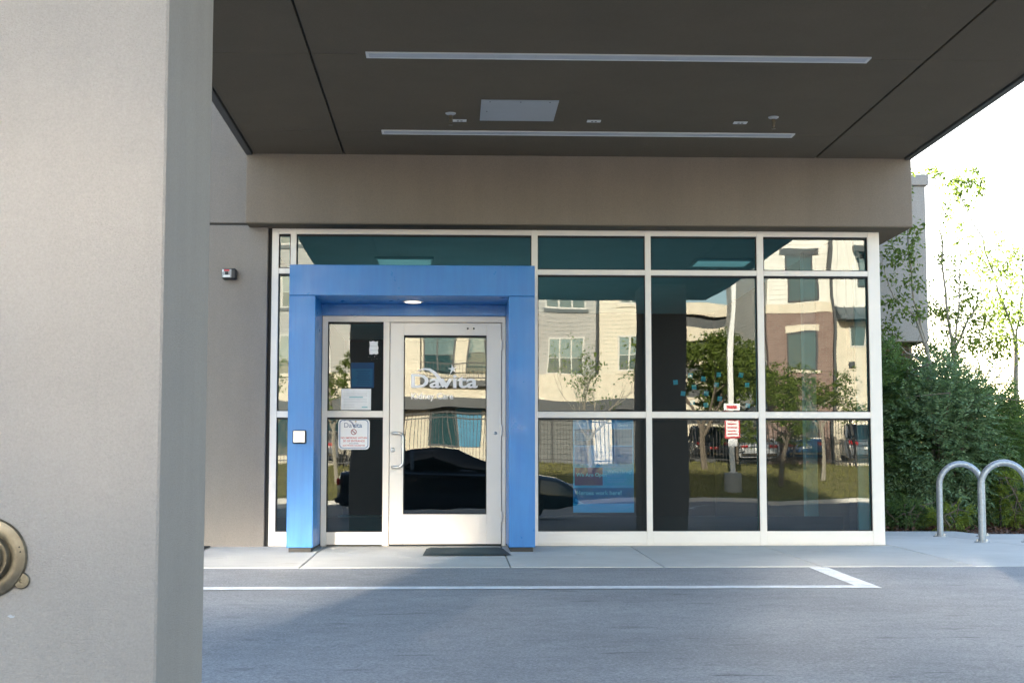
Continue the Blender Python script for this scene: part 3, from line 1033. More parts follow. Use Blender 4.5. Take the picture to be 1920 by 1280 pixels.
# strobe on the wall
A = thing('alarm_strobe', 'small black wall strobe with white lens on the stucco wall', 'alarm', (-2.134, -0.03, 2.585))
x0, x1, z0, z1 = -2.205, -2.066, 2.534, 2.637
MB().box(x0, x1, -0.115, -0.0305, z0, z1, 0.014).build('housing', 'black_plastic', A)
MB().box(x0 + 0.005, x0 + 0.094, -0.118, -0.1155, z0 + 0.013, z1 - 0.008, 0.001).build('face_plate', 'grey_paint_metal', A)
MB().box(x0 + 0.024, x0 + 0.075, -0.1205, -0.1182, z1 - 0.028, z1 - 0.011).build('red_label', 'red_print', A)
MB().box(x0 + 0.034, x0 + 0.066, -0.126, -0.1182, z0 + 0.042, z0 + 0.071, 0.004).build('horn_grille', 'black_plastic', A)
MB().box(x0 + 0.018, x0 + 0.082, -0.128, -0.1182, z0 + 0.016, z0 + 0.037, 0.004).build('lens', 'lens_white', A)
MB().box(x0 + 0.007, x0 + 0.020, -0.1205, -0.1182, z1 - 0.036, z1 - 0.012).build('white_label', 'paper', A)

# ------------------------------------------------------------------ signs and papers on the glass
SG = thing('no_smoking_sign', 'white rounded no smoking sign with blue rim on sidelight glass', 'sign', (-0.945, 0.04, 1.065))
x0, x1, z0, z1 = -1.092, -0.792, 0.917, 1.213
sc_ = (x1 - x0)
MB().prism(rounded(x0, x1, z0, z1, 0.04), 0.038, 0.046).build('panel', 'sign_white', SG)
rim = MB()
o_ = rounded(x0 + 0.012, x1 - 0.012, z0 + 0.012, z1 - 0.012, 0.032)
i_ = rounded(x0 + 0.019, x1 - 0.019, z0 + 0.019, z1 - 0.019, 0.027)
n_ = len(o_)
rim.add([(x, 0.0372, z) for x, z in o_] + [(x, 0.0372, z) for x, z in i_], [(i, (i + 1) % n_, (i + 1) % n_ + n_, i + n_) for i in range(n_)])
rim.build('rim_stripe', 'sign_blue', SG)
mx_ = (x0 + x1) / 2
t1_ = text_mb('Da', 0.066, mx_ - 0.098, z0 + 0.210, 0.0374, bold=0.0005)
t1_.build('lettering', 'sign_greyblue', SG)
text_mb('vita', 0.066, mx_ - 0.016, z0 + 0.210, 0.0374, bold=0.0012).build('lettering', 'sign_blue', SG)
swoosh(mx_ - 0.012, z0 + 0.219, 0.26, 0.0368).build('emblem_arc', 'sign_greyblue', SG)
star(mx_ + 0.016, z0 + 0.268, 0.012, 0.0368).build('emblem_star', 'sign_gold', SG)
m_ = ring_pts(mx_ - 0.002, z0 + 0.168, 0.021, 0.028, 0.0370, 28)
stroke(m_, [(mx_ - 0.020, z0 + 0.186), (mx_ + 0.016, z0 + 0.150)], 0.007, 0.0367)
m_.build('prohibition_ring', 'dark_red_print', SG)
MB().box(mx_ - 0.016, mx_ + 0.012, 0.0372, 0.0374, z0 + 0.164, z0 + 0.170).build('cigarette', 'sign_greyblue', SG)
for body, size, dz, ma in (('NO SMOKING WITHIN', 0.0245, 0.103, 'pale_red_print'), ("20' OF ENTRANCE", 0.0255, 0.073, 'pale_red_print'),
                           ('INCLUDING', 0.0165, 0.053, 'sign_greyblue'), ('ELECTRONIC CIGARETTES', 0.0178, 0.032, 'pale_red_print')):
    text_mb(body, size, mx_, z0 + dz, 0.0374, 'CENTER', bold=0.0003).build('lettering', ma, SG)

NT = thing('paper_notice', 'white printed notice sheet taped low on the upper sidelight pane', 'paper notice', (-0.925, 0.046, 1.4))
MB().box(-1.069, -0.782, 0.0445, 0.0462, 1.295, 1.499).build('sheet', 'paper', NT)
for z, x1_, ma in ((1.452, -0.82, 'paper_grey_print'), (1.433, -0.82, 'paper_grey_print'), (1.396, -0.82, 'paper_grey_print'), (1.374, -0.82, 'paper_grey_print'), (1.345, -0.94, 'paper_grey_print'), (1.325, -0.94, 'paper_grey_print'), (1.412, -0.86, 'paper_teal_print'), (1.316, -0.815, 'paper_teal_print')):
    xa = -1.045 if z != 1.316 else -0.87
    if z == 1.412:
        xa = -0.99
    MB().box(xa, x1_, 0.0440, 0.0443, z, z + (0.0022 if 'grey' in ma else 0.012)).build('print_line', ma, NT)
tl = thing('torn_label', 'torn white label remnant high on the dark sidelight pane', 'label', (-0.758, 0.046, 1.895))
m_ = MB()
out_ = [(-0.800, 1.832), (-0.779, 1.829), (-0.757, 1.835), (-0.735, 1.830), (-0.715, 1.838), (-0.719, 1.871), (-0.714, 1.894), (-0.722, 1.925), (-0.719, 1.957), (-0.742, 1.953), (-0.764, 1.960), (-0.787, 1.954), (-0.802, 1.957), (-0.797, 1.915), (-0.803, 1.880)]
m_.prism(out_, 0.0445, 0.046)
m_.build('scrap', 'paper', tl)
for z in (1.872, 1.909):
    MB().box(-0.797, -0.722, 0.0440, 0.0443, z, z + 0.002).build('crease', 'paper_grey_print', tl)
m_ = MB()
for i in range(26):
    x, z = -0.76 + random.gauss(0, 0.035), random.choice([1.815, 1.80, 1.97]) + random.gauss(0, 0.012)
    s = random.uniform(0.001, 0.004)
    m_.box(x, x + s, 0.0445, 0.046, z, z + s)
stuff(m_.build('label_crumbs', 'paper', tl))

BP = thing('framed_notice', 'dark blue framed notice hanging inside behind the sidelight glass', 'notice', (-0.85, 0.3, 1.63))
MB().box(-0.985, -0.760, 0.16, 0.175, 1.515, 1.760, 0.004).build('frame', 'navy_frame', BP)
MB().box(-0.975, -0.775, 0.1575, 0.1598, 1.530, 1.700).build('sheet', 'poster_midblue', BP)
for i in range(7):
    MB().box(-0.93 + 0.008 * (i % 3), -0.80 - 0.01 * (i % 2), 0.1565, 0.1573, 1.545 + 0.021 * i, 1.552 + 0.021 * i).build('print_line', 'navy_frame', BP)

# poster behind the pane right of the portal
PO = thing('window_poster', 'tall blue recruiting poster behind the lower pane right of the portal', 'poster', (1.46, 0.08, 0.76))
x0, x1, z0, z1 = 1.165, 1.752, 0.315, 1.205
yp = 0.075
MB().box(x0, x1, yp, yp + 0.004, z0, z1).build('sheet', 'poster_blue', PO)


def pp(name, a, b, c, d, ma, lift=0.002):
    return MB().box(x0 + a, x0 + b, yp - lift, yp - lift + 0.0012, z0 + c, z0 + d).build(name, ma, PO)


pp('print_panel', 0.014, 0.215, 0.645, 0.800, 'poster_steel')
pp('print_panel', 0.365, 0.572, 0.645, 0.800, 'poster_steel')
pp('print_panel', 0.014, 0.150, 0.465, 0.630, 'poster_midblue')
pp('print_panel', 0.385, 0.572, 0.465, 0.630, 'poster_midblue')
pp('print_panel', 0.014, 0.285, 0.260, 0.430, 'poster_purple')
pp('print_panel', 0.300, 0.572, 0.260, 0.430, 'poster_teal')
pp('print_panel', 0.001, 0.586, 0.085, 0.236, 'poster_navy')
for body, size, a, c in (('We Are Open', 0.050, 0.030, 0.345), ('Dialysis is essential', 0.0215, 0.030, 0.318), ("We're Hiring!", 0.043, 0.328, 0.378),
                         ('Heroes work here!', 0.056, 0.030, 0.170), ('Now accepting calls', 0.026, 0.030, 0.142), ('Ask the team inside', 0.022, 0.045, 0.115),
                         ('Davita', 0.036, 0.440, 0.826), ('community', 0.034, 0.385, 0.762), ('health leaders', 0.034, 0.385, 0.730)):
    if body in ('Davita', 'We Are Open', "We're Hiring!", 'Heroes work here!'):
        text_mb(body, size, x0 + a, z0 + c, yp - 0.0026, bold=0.0006).build('lettering', 'poster_text', PO)
m_ = MB()
for q in range(3):
    stroke(m_, [(x0 + 0.02 + 0.55 * i / 20, z0 + 0.052 - 0.012 * q + 0.030 * ((i / 20 - 0.62) ** 2) * (6 + 2 * q) - 0.012) for i in range(21)], 0.007, yp - 0.0022 - 0.0003 * q)
m_.build('wave_print', 'poster_wave', PO)
for q, (a, b, c) in enumerate(((0.03, 0.19, 0.755), (0.03, 0.18, 0.735), (0.03, 0.20, 0.715), (0.03, 0.17, 0.695), (0.33, 0.46, 0.350), (0.33, 0.45, 0.335), (0.33, 0.52, 0.315), (0.33, 0.50, 0.300), (0.33, 0.49, 0.285))):
    pp('print_line', a, b, c, c + 0.006, 'poster_wave', 0.0034)

# sticky notes inside the second pane
notes = [((955, 1053), 'upper of the two teal sticky notes over the dark pillar reflection'), ((1005, 1128), 'lower of the two teal sticky notes over the dark pillar reflection'),
         ((1055, 1007), 'teal sticky note, top left one over the reflected green tree'), ((1143, 1030), 'teal sticky note in the top row just above the reflected tree trunk'),
         ((1248, 1000), 'teal sticky note, topmost one left of the reflected white pole'), ((1398, 1002), 'teal sticky note, topmost one right of the reflected white pole'),
         ((1232, 1068), 'teal sticky note, second down left of the reflected white pole'), ((1080, 1085), 'teal sticky note, second down at the left side of the green tree'),
         ((1438, 1070), 'roundish teal sticky note at the far right, middle row'), ((1163, 1127), 'teal sticky note in the centre of the cluster, third row'),
         ((1252, 1162), 'teal sticky note, third down left of the reflected white pole'), ((1068, 1188), 'teal sticky note, lowest at the left end of the cluster'),
         ((1158, 1205), 'teal sticky note, lowest in the middle just above the rail'), ((1440, 1207), 'teal sticky note, lowest at the right end of the pane')]
NX = [(2.164, 1.569), (2.236, 1.461), (2.309, 1.636), (2.436, 1.603), (2.588, 1.646), (2.805, 1.643), (2.565, 1.548), (2.345, 1.523), (2.863, 1.545), (2.465, 1.462), (2.594, 1.411), (2.327, 1.374), (2.458, 1.349), (2.866, 1.346)]
for (p_, lab), (x, z) in zip(notes, NX):
    m_ = MB()
    a = random.uniform(-0.2, 0.2)
    M = Matrix.Translation((x, 0.066, z)) @ Matrix.Rotation(a, 4, 'Y')
    h = 0.022
    vs = [M @ Vector(v) for v in ((-h, 0, h), (h, 0, h), (h, 0.000, 0), (-h, 0.000, 0), (h, 0.006, -h), (-h, 0.006, -h))]
    vs += [v + Vector((0, 0.0006, 0)) for v in vs]
    m_.add(vs, [(0, 3, 2, 1), (3, 5, 4, 2), (6, 7, 8, 9), (9, 8, 10, 11), (0, 1, 7, 6), (5, 11, 10, 4), (0, 6, 9, 3), (3, 9, 11, 5), (1, 2, 8, 7), (2, 4, 10, 8)])
    tag(m_.build('sticky_note', 'note_teal', calc=True), lab, 'sticky note', 'teal sticky notes on the window')

# ------------------------------------------------------------------ canopy
CA = thing('entrance_canopy', 'wide flat canopy with dark stucco soffit over the entrance drive', 'canopy', (1.2, -6, 3.7))
SZ0 = 3.713
CX = [-1.903, -1.04, 3.489, 4.352]
CY = [-11.58, -8.82, -6.30, -3.785, -1.268, -0.272]
for i in range(3):
    for j in range(5):
        gx_ = 0.009
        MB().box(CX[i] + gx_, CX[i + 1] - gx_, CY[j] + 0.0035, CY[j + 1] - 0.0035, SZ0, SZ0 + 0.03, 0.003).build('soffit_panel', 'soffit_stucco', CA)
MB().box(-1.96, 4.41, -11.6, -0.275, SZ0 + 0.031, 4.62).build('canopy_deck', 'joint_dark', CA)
MB().box(-1.968, -1.908, -11.66, -0.272, SZ0 - 0.012, 4.7, 0.004).build('fascia', 'fascia_metal', CA)
MB().box(4.357, 4.417, -11.66, -0.272, SZ0 - 0.012, 4.7, 0.004).build('fascia', 'fascia_metal', CA)
MB().box(-1.907, 4.356, -11.66, -11.6, SZ0 - 0.012, 4.7, 0.004).build('fascia', 'fascia_metal', CA)
for y in (-3.785, -1.268):
    xa, xb = -0.636, 3.055
    ls = MB()
    w_ = 0.072
    for a in ((xa, xb, y - w_, y - w_ + 0.014), (xa, xb, y + w_ - 0.014, y + w_), (xa, xa + 0.02, y - w_ + 0.014, y + w_ - 0.014), (xb - 0.02, xb, y - w_ + 0.014, y + w_ - 0.014)):
        ls.box(a[0], a[1], a[2], a[3], SZ0 - 0.010, SZ0 - 0.0005)
    lt = ls.build('strip_light', 'white_paint_metal', CA)
    n_ = 3
    for q in range(n_):
        a = xa + 0.021 + (xb - xa - 0.042) * q / n_
        b = xa + 0.021 + (xb - xa - 0.042) * (q + 1) / n_
        MB().box(a + 0.001, b - 0.001, y - w_ + 0.0145, y + w_ - 0.0145, SZ0 - 0.006, SZ0 - 0.0007).build('diffuser', 'diffuser', lt, loc=(0, 0, 0))
ap = MB().box(0.227, 0.862, -2.47, -1.745, SZ0 - 0.006, SZ0 - 0.0005, 0.002).build('access_panel', 'grey_paint_metal', CA)
MB().box(0.245, 0.844, -2.452, -1.763, SZ0 - 0.0085, SZ0 - 0.0062, 0.001).build('door', 'grey_paint_metal', ap, loc=(0, 0, 0))
for x, y in ((0.30, -2.43), (0.55, -2.43), (0.79, -2.43), (0.28, -2.1)):
    MB().lathe([(0.006, 0), (0.005, -0.003)], (x, y, SZ0 - 0.0088), 'Z', 8).build('screw', 'gasket', ap, loc=(0, 0, 0))
for x, y in ((-0.005, -1.735), (1.152, -1.755), (2.425, -1.745)):
    v_ = MB().box(x + 0.0, x + 0.118, y - 0.035, y + 0.035, SZ0 - 0.008, SZ0 - 0.0005, 0.002).build('vent_plate', 'white_paint_metal', CA)
    for q in (0.035, 0.065):
        MB().box(x + q, x + q + 0.02, y - 0.012, y + 0.012, SZ0 - 0.0092, SZ0 - 0.0082).build('slot', 'gasket', v_, loc=(0, 0, 0))
for x, y in ((-0.023, -1.99), (2.730, -1.955)):
    h_ = MB().lathe([(0.045, -0.0005), (0.043, -0.008), (0.028, -0.016), (0.02, -0.02)], (x, y, SZ0), 'Z', 20).build('sprinkler', 'grey_paint_metal', CA, smooth=True)
    MB().lathe([(0.018, -0.018), (0.018, -0.055), (0.012, -0.06), (0.011, -0.085)], (x, y, SZ0), 'Z', 14).build('sprinkler_body', 'brass', h_, loc=(0, 0, 0), smooth=True)
    MB().lathe([(0.004, -0.085), (0.004, -0.10), (0.018, -0.101), (0.018, -0.104)], (x, y, SZ0), 'Z', 14).build('deflector', 'brass', h_, loc=(0, 0, 0))

# ------------------------------------------------------------------ pillars
for (xa, xb, lab) in ((-1.60, -0.855, 'broad grey stucco pillar close by on the left carrying a brass fitting'),
                      (2.985, 3.71, 'stucco pillar under the canopy seen as a dark reflection in the second pane')):
    t = thing('canopy_pillar', lab, 'pillar', ((xa + xb) / 2, -9.8, -0.2), 'stucco pillars carrying the canopy')
    MB().box(xa, xb, -10.22, -9.375, -0.35, SZ0 - 0.014, 0.007).build('shaft', 'stucco_pillar', t)
    MB().box(xa + 0.03, xb - 0.03, -10.19, -9.405, -0.36, -0.02).build('footing', 'base_concrete', t)

pm_ = MB()
pm_.prism([(-1.283, 0.259), (-1.274, 0.263), (-1.266, 0.258), (-1.261, 0.261), (-1.264, 0.254), (-1.274, 0.253)], -10.2208, -10.2195)
PILLAR_ = [o for o in bpy.data.objects if o.name.startswith('canopy_pillar')][0]
pm_.build('paint_scuff', 'paper_grey_print', PILLAR_)
FD = thing('hose_connection', 'round brass escutcheon plate with lug on the left pillar', 'hose connection', (-1.345, -10.22, 0.425))
c_ = (-1.345, -10.2205, 0.426)
MB().lathe([(0.116, 0.0), (0.117, -0.006), (0.112, -0.014), (0.095, -0.019), (0.078, -0.021), (0.072, -0.018)], c_, n=48).build('escutcheon', 'brass', FD, smooth=True)
lug = MB()
ang = R(-33)
lx, lz = c_[0] + 0.121 * math.cos(ang), c_[2] + 0.121 * math.sin(ang)
lug.lathe([(0.0235, 0.0), (0.0235, -0.008), (0.021, -0.0105), (0.006, -0.0105), (0.005, -0.006)], (lx, c_[1], lz), n=24)
lug.build('lug', 'brass', FD, smooth=True)
MB().lathe([(0.073, -0.016), (0.073, -0.038), (0.068, -0.046), (0.058, -0.046)], c_, n=40).build('collar', 'brass', FD, smooth=True)
MB().lathe([(0.057, -0.03), (0.057, -0.062), (0.05, -0.072), (0.042, -0.072), (0.040, -0.085), (0.028, -0.092), (0.0, -0.094)], c_, n=40).build('cap', 'brass', FD, smooth=True)
for q in (30, 150, 270):
    MB().box(-0.012, 0.012, -0.012, 0.0, -0.01, 0.01, 0.003, Matrix.Translation((c_[0] + 0.048 * math.cos(R(q)), c_[1] - 0.068, c_[2] + 0.048 * math.sin(R(q)))) @ Matrix.Rotation(R(-q), 4, 'Y')).build('cap_lug', 'brass', FD)
for q in (18, 10):
    MB().lathe([(0.003, -0.0155), (0.002, -0.019)], (c_[0] + 0.100 * math.cos(R(q)), c_[1], c_[2] + 0.100 * math.sin(R(q))), n=8).build('pin', 'gasket', FD)

# ------------------------------------------------------------------ bike hoops
def hoop():
    t = thing('bike_rack', '', 'bike rack', (0, 0, 0), 'steel hoop bike racks on the pad')
    r, wd, h = 0.034, 0.48, 0.835
    rad = wd / 2
    pts = [(0, 0, 0.004)] + [(0, 0, z) for z in (0.2, 0.4, h - rad - r)]
    for a in range(10, 181, 10):
        pts.append((rad - rad * math.cos(R(a)), 0, h - rad - r + rad * math.sin(R(a))))
    pts += [(wd, 0, z) for z in (0.4, 0.2, 0.004)]
    MB().tube(pts, r, 16).build('hoop_tube', 'galvanised', t, smooth=True, loc=(0, 0, 0))
    for x in (0, wd):
        f_ = MB().lathe([(0.078, 0.0), (0.078, 0.009), (0.036, 0.011)], (x, 0, 0), 'Z', 24).build('flange', 'galvanised', t, loc=(0, 0, 0))
        for q in (0, 90, 180, 270):
            MB().lathe([(0.009, 0.0), (0.009, 0.022), (0.005, 0.026)], (x + 0.06 * math.cos(R(q + 20)), 0.06 * math.sin(R(q + 20)), 0.009), 'Z', 6).build('bolt', 'steel', f_, loc=(0, 0, 0))
    return t


h1 = hoop()
h1.location = (5.405, 2.19, -0.001)
h1['label'] = 'galvanised bike hoop farther back, whole arch in view by the shrub'
h2 = copy_tree(h1)
h2.location = (5.357, 0.70, -0.001)
h2['label'] = 'galvanised bike hoop in front, cut off by the right edge'
# ------------------------------------------------------------------ foliage helpers
def leaf_cards(pos, dirs, nrm, L, Wd, fold=0.25):
    """one folded rhombic leaf per row; numpy arrays (n,3), lengths (n,)"""
    n = len(pos)
    d = dirs / (np.linalg.norm(dirs, axis=1, keepdims=True) + 1e-9)
    s = np.cross(d, nrm)
    s /= (np.linalg.norm(s, axis=1, keepdims=True) + 1e-9)
    u = np.cross(s, d)
    L = np.asarray(L).reshape(-1, 1)
    Wd = np.asarray(Wd).reshape(-1, 1)
    a = pos
    b = pos + d * L * 0.45 + s * Wd * 0.5 + u * Wd * fold
    c = pos + d * L - u * L * 0.08
    e = pos + d * L * 0.45 - s * Wd * 0.5 + u * Wd * fold
    V = np.stack([a, b, c, e], 1).reshape(-1, 3)
    idx = np.arange(n) * 4
    F = np.concatenate([np.stack([idx, idx + 1, idx + 2], 1), np.stack([idx, idx + 2, idx + 3], 1)], 0)
    return V, F


def leaf_object(name, V, F, mat, parent=None):
    me = bpy.data.meshes.new(name)
    me.from_pydata(V.tolist(), [], F.tolist())
    me.materials.append(MATS[mat])
    o = bpy.data.objects.new(name, me)
    COL.objects.link(o)
    if parent is not None:
        o.parent = parent
        o.location = -parent.location
    return o


def rand_dirs(n, rng):
    v = rng.normal(size=(n, 3))
    return v / np.linalg.norm(v, axis=1, keepdims=True)


def cluster_leaves(clusters, rng, size=0.06, aspect=0.55, droop=0.4, dens=1.0):
    P_, D_, S_ = [], [], []
    for (x, y, z, rx, rz, n) in clusters:
        n = int(n * dens)
        k = max(1, n // 14)
        sub = np.array([x, y, z]) + rng.normal(size=(k, 3)) * np.array([rx, rx, rz]) * 0.55
        which = rng.integers(0, k, n)
        P_.append(sub[which] + rng.normal(size=(n, 3)) * np.array([rx, rx, rz]) * 0.22)
    pos = np.concatenate(P_)
    n = len(pos)
    d = rand_dirs(n, rng)
    d[:, 2] -= droop
    nr = rand_dirs(n, rng)
    nr[:, 2] += 0.8
    L = size * rng.uniform(0.6, 1.25, n)
    return leaf_cards(pos, d, nr, L, L * aspect)


def grow(rng, start, direction, length, radius, depth, out, tips, spread=0.6, segs=4, lift=0.15, kids=(2, 3), shrink=0.72):
    p = np.array(start, float)
    d = np.array(direction, float)
    d /= np.linalg.norm(d)
    pts, rad = [tuple(p)], [radius]
    for i in range(segs):
        d = d + rng.normal(size=3) * 0.12 + np.array([0, 0, lift * 0.25])
        d /= np.linalg.norm(d)
        p = p + d * length / segs
        pts.append(tuple(p))
        rad.append(radius * (1 - 0.45 * (i + 1) / segs))
    out.append((pts, rad))
    if depth == 0:
        tips.append(p)
        return
    if depth <= 2:
        tips.append(p)
    for q in range(rng.integers(kids[0], kids[1] + 1)):
        k = rng.integers(max(1, segs // 2), segs + 1)
        nd = d + rng.normal(size=3) * spread + np.array([0, 0, lift])
        grow(rng, pts[k], nd, length * shrink * rng.uniform(0.75, 1.15), rad[k] * 0.68, depth - 1, out, tips, spread, segs, lift, kids, shrink)


def tree(name, label, cat, loc, seed, trunk_h, trunk_r, depth, blen, leaf_n, leaf_r, leaf_size, leaf, bark='bark', spread=0.6, lift=0.15, group=None, lean=(0, 0), kids=(2, 3), leafaspect=0.55):
    rng = np.random.default_rng(seed)
    t = thing(name, label, cat, loc, group)
    out, tips = [], []
    base = np.array(loc, float)
    top = base + np.array([lean[0], lean[1], trunk_h])
    out.append(([tuple(base), tuple((base * 0.55 + top * 0.45) + rng.normal(size=3) * [0.04, 0.04, 0]), tuple(top)], [trunk_r * 1.25, trunk_r, trunk_r * 0.8]))
    for q in range(rng.integers(3, 5)):
        a = 2 * math.pi * (q / 3.5) + rng.uniform(-0.4, 0.4)
        grow(rng, top - np.array([0, 0, rng.uniform(0, trunk_h * 0.25)]), (math.cos(a) * spread, math.sin(a) * spread, 1.0), blen, trunk_r * 0.62, depth, out, tips, spread, 4, lift, kids)
    m_ = MB()
    for pts, rad in out:
        m_.tube(pts, rad, 6, cap=False)
    m_.build('trunk', bark, t, smooth=True)
    tp = np.array(tips)
    cl = [(p[0], p[1], p[2], leaf_r, leaf_r * 0.8, leaf_n) for p in tp]
    V, F = cluster_leaves(cl, rng, leaf_size, leafaspect)
    leaf_object('crown', V, F, leaf, t)
    return t


# ------------------------------------------------------------------ young trees at the right (in view)
def twig_tree(name, label, loc, limbs, clusters, leaf, seed, size=0.068, bark='bark_pale', dens=2.1):
    rng = np.random.default_rng(seed)
    t = thing(name, label, 'tree', loc, 'young trees beyond the bike hoops')
    m_ = MB()
    for pts, r0, r1 in limbs:
        n = len(pts)
        fine, rr = [], []
        for i in range(n - 1):
            for s in range(4):
                u = s / 4
                a, b = np.array(pts[i]), np.array(pts[i + 1])
                fine.append(tuple(a * (1 - u) + b * u + rng.normal(size=3) * 0.012 * (0 if (i == 0 and s == 0) else 1)))
                rr.append(r0 + (r1 - r0) * (i + u) / (n - 1))
        fine.append(tuple(pts[-1]))
        rr.append(r1)
        m_.tube(fine, rr, 6)
        for i in range(2, len(fine) - 1):
            if rng.uniform() < 0.6:
                d = rng.normal(size=3) * [0.7, 0.7, 0.3] + np.array([0, 0, 0.4])
                a = np.array(fine[i])
                b = a + d * rng.uniform(0.08, 0.22)
                m_.tube([tuple(a), tuple(b)], [0.004, 0.002], 4, cap=False)
    m_.build('trunk', bark, t, smooth=True)
    V, F = cluster_leaves(clusters, rng, size, 0.55, 0.5, dens)
    leaf_object('crown', V, F, leaf, t)
    return t


y = 7.0
twig_tree('young_tree', 'slender twin stemmed young tree rising above the shrubs against the sky', (7.2, y, -0.05),
          [([(7.2, y, -0.05), (7.18, y, 1.3), (7.2, y, 2.5)], 0.055, 0.04),
           ([(7.2, y, 2.5), (7.12, y, 3.0), (7.07, y, 3.6), (7.06, y, 4.2), (7.07, y, 4.6)], 0.026, 0.006),
           ([(7.2, y, 2.5), (7.26, y - .1, 3.1), (7.30, y - .1, 3.7), (7.33, y, 4.25)], 0.018, 0.005),
           ([(7.2, y, 2.45), (7.42, y + .1, 2.85), (7.62, y + .2, 3.12), (7.9, y + .2, 3.35)], 0.024, 0.006),
           ([(7.2, y, 2.4), (7.05, y, 2.8), (6.9, y, 3.15)], 0.012, 0.004),
           ([(7.62, y + .2, 3.12), (7.75, y + .3, 3.6), (7.8, y + .3, 4.1)], 0.010, 0.003)],
          [(7.07, y, 4.45, .18, .25, 34), (7.1, y, 3.9, .2, .3, 36), (7.33, y, 4.2, .15, .2, 30), (7.31, y, 3.6, .22, .25, 60), (7.38, y, 3.08, .3, .28, 120),
           (7.65, y + .2, 2.95, .4, .28, 190), (7.95, y + .3, 2.95, .4, .3, 170), (7.82, y + .3, 3.9, .3, .35, 110), (8.0, y + .3, 3.6, .3, .3, 130),
           (7.0, y, 2.95, .28, .3, 80), (7.15, y, 2.6, .35, .25, 100), (7.5, y, 2.5, .4, .2, 110), (7.9, y, 2.45, .4, .25, 110), (6.85, y, 3.2, .2, .2, 40)],
          'leaf_young', 21)
y = 5.3
twig_tree('young_tree', 'young tree whose leafy twigs hang in front of the grey wing', (6.3, y, -0.05),
          [([(6.3, y, -0.05), (6.34, y, 1.2), (6.3, y, 2.2)], 0.05, 0.036),
           ([(6.3, y, 2.2), (6.15, y, 2.78), (5.85, y, 3.02), (5.74, y, 3.3), (5.68, y, 3.62)], 0.020, 0.005),
           ([(6.3, y, 2.2), (6.16, y + .1, 3.0), (6.10, y + .1, 3.8), (6.10, y + .1, 4.6)], 0.022, 0.005),
           ([(6.3, y, 2.1), (6.0, y, 2.3), (5.72, y, 2.42), (5.6, y, 2.75)], 0.013, 0.004)],
          [(5.66, y, 3.62, .16, .2, 80), (5.86, y, 3.62, .2, .2, 70), (6.02, y, 3.72, .22, .3, 130), (6.08, y, 4.3, .14, .3, 90), (6.2, y, 4.0, .16, .25, 70),
           (6.08, y, 3.3, .2, .25, 110), (5.72, y, 3.05, .2, .2, 80), (5.9, y, 2.85, .2, .15, 60), (5.62, y, 2.6, .2, .2, 90), (5.85, y, 2.5, .25, .2, 90), (6.2, y, 2.9, .2, .2, 70), (5.7, y, 2.3, .3, .2, 120)],
          'leaf_young', 22, 0.066, dens=1.4)
y = 7.6
twig_tree('young_tree', 'young tree farther right with its leafy top cut by the frame', (8.35, y, -0.05),
          [([(8.35, y, -0.05), (8.3, y, 1.5), (8.33, y, 2.6)], 0.05, 0.034),
           ([(8.33, y, 2.6), (8.1, y, 3.4), (7.85, y, 4.2), (7.5, y, 4.9), (7.05, y, 5.15)], 0.02, 0.004),
           ([(8.33, y, 2.6), (8.45, y, 3.4), (8.5, y, 4.3)], 0.02, 0.005)],
          [(7.5, y, 5.0, .28, .16, 150), (7.75, y, 4.85, .2, .16, 80), (7.1, y, 5.16, .22, .12, 60), (7.62, y, 5.15, .2, .12, 50), (8.3, y, 3.9, .3, .3, 110), (8.15, y, 3.3, .3, .25, 100), (8.4, y, 3.1, .3, .3, 120), (8.2, y, 2.6, .4, .3, 140)],
          'leaf_young', 23)


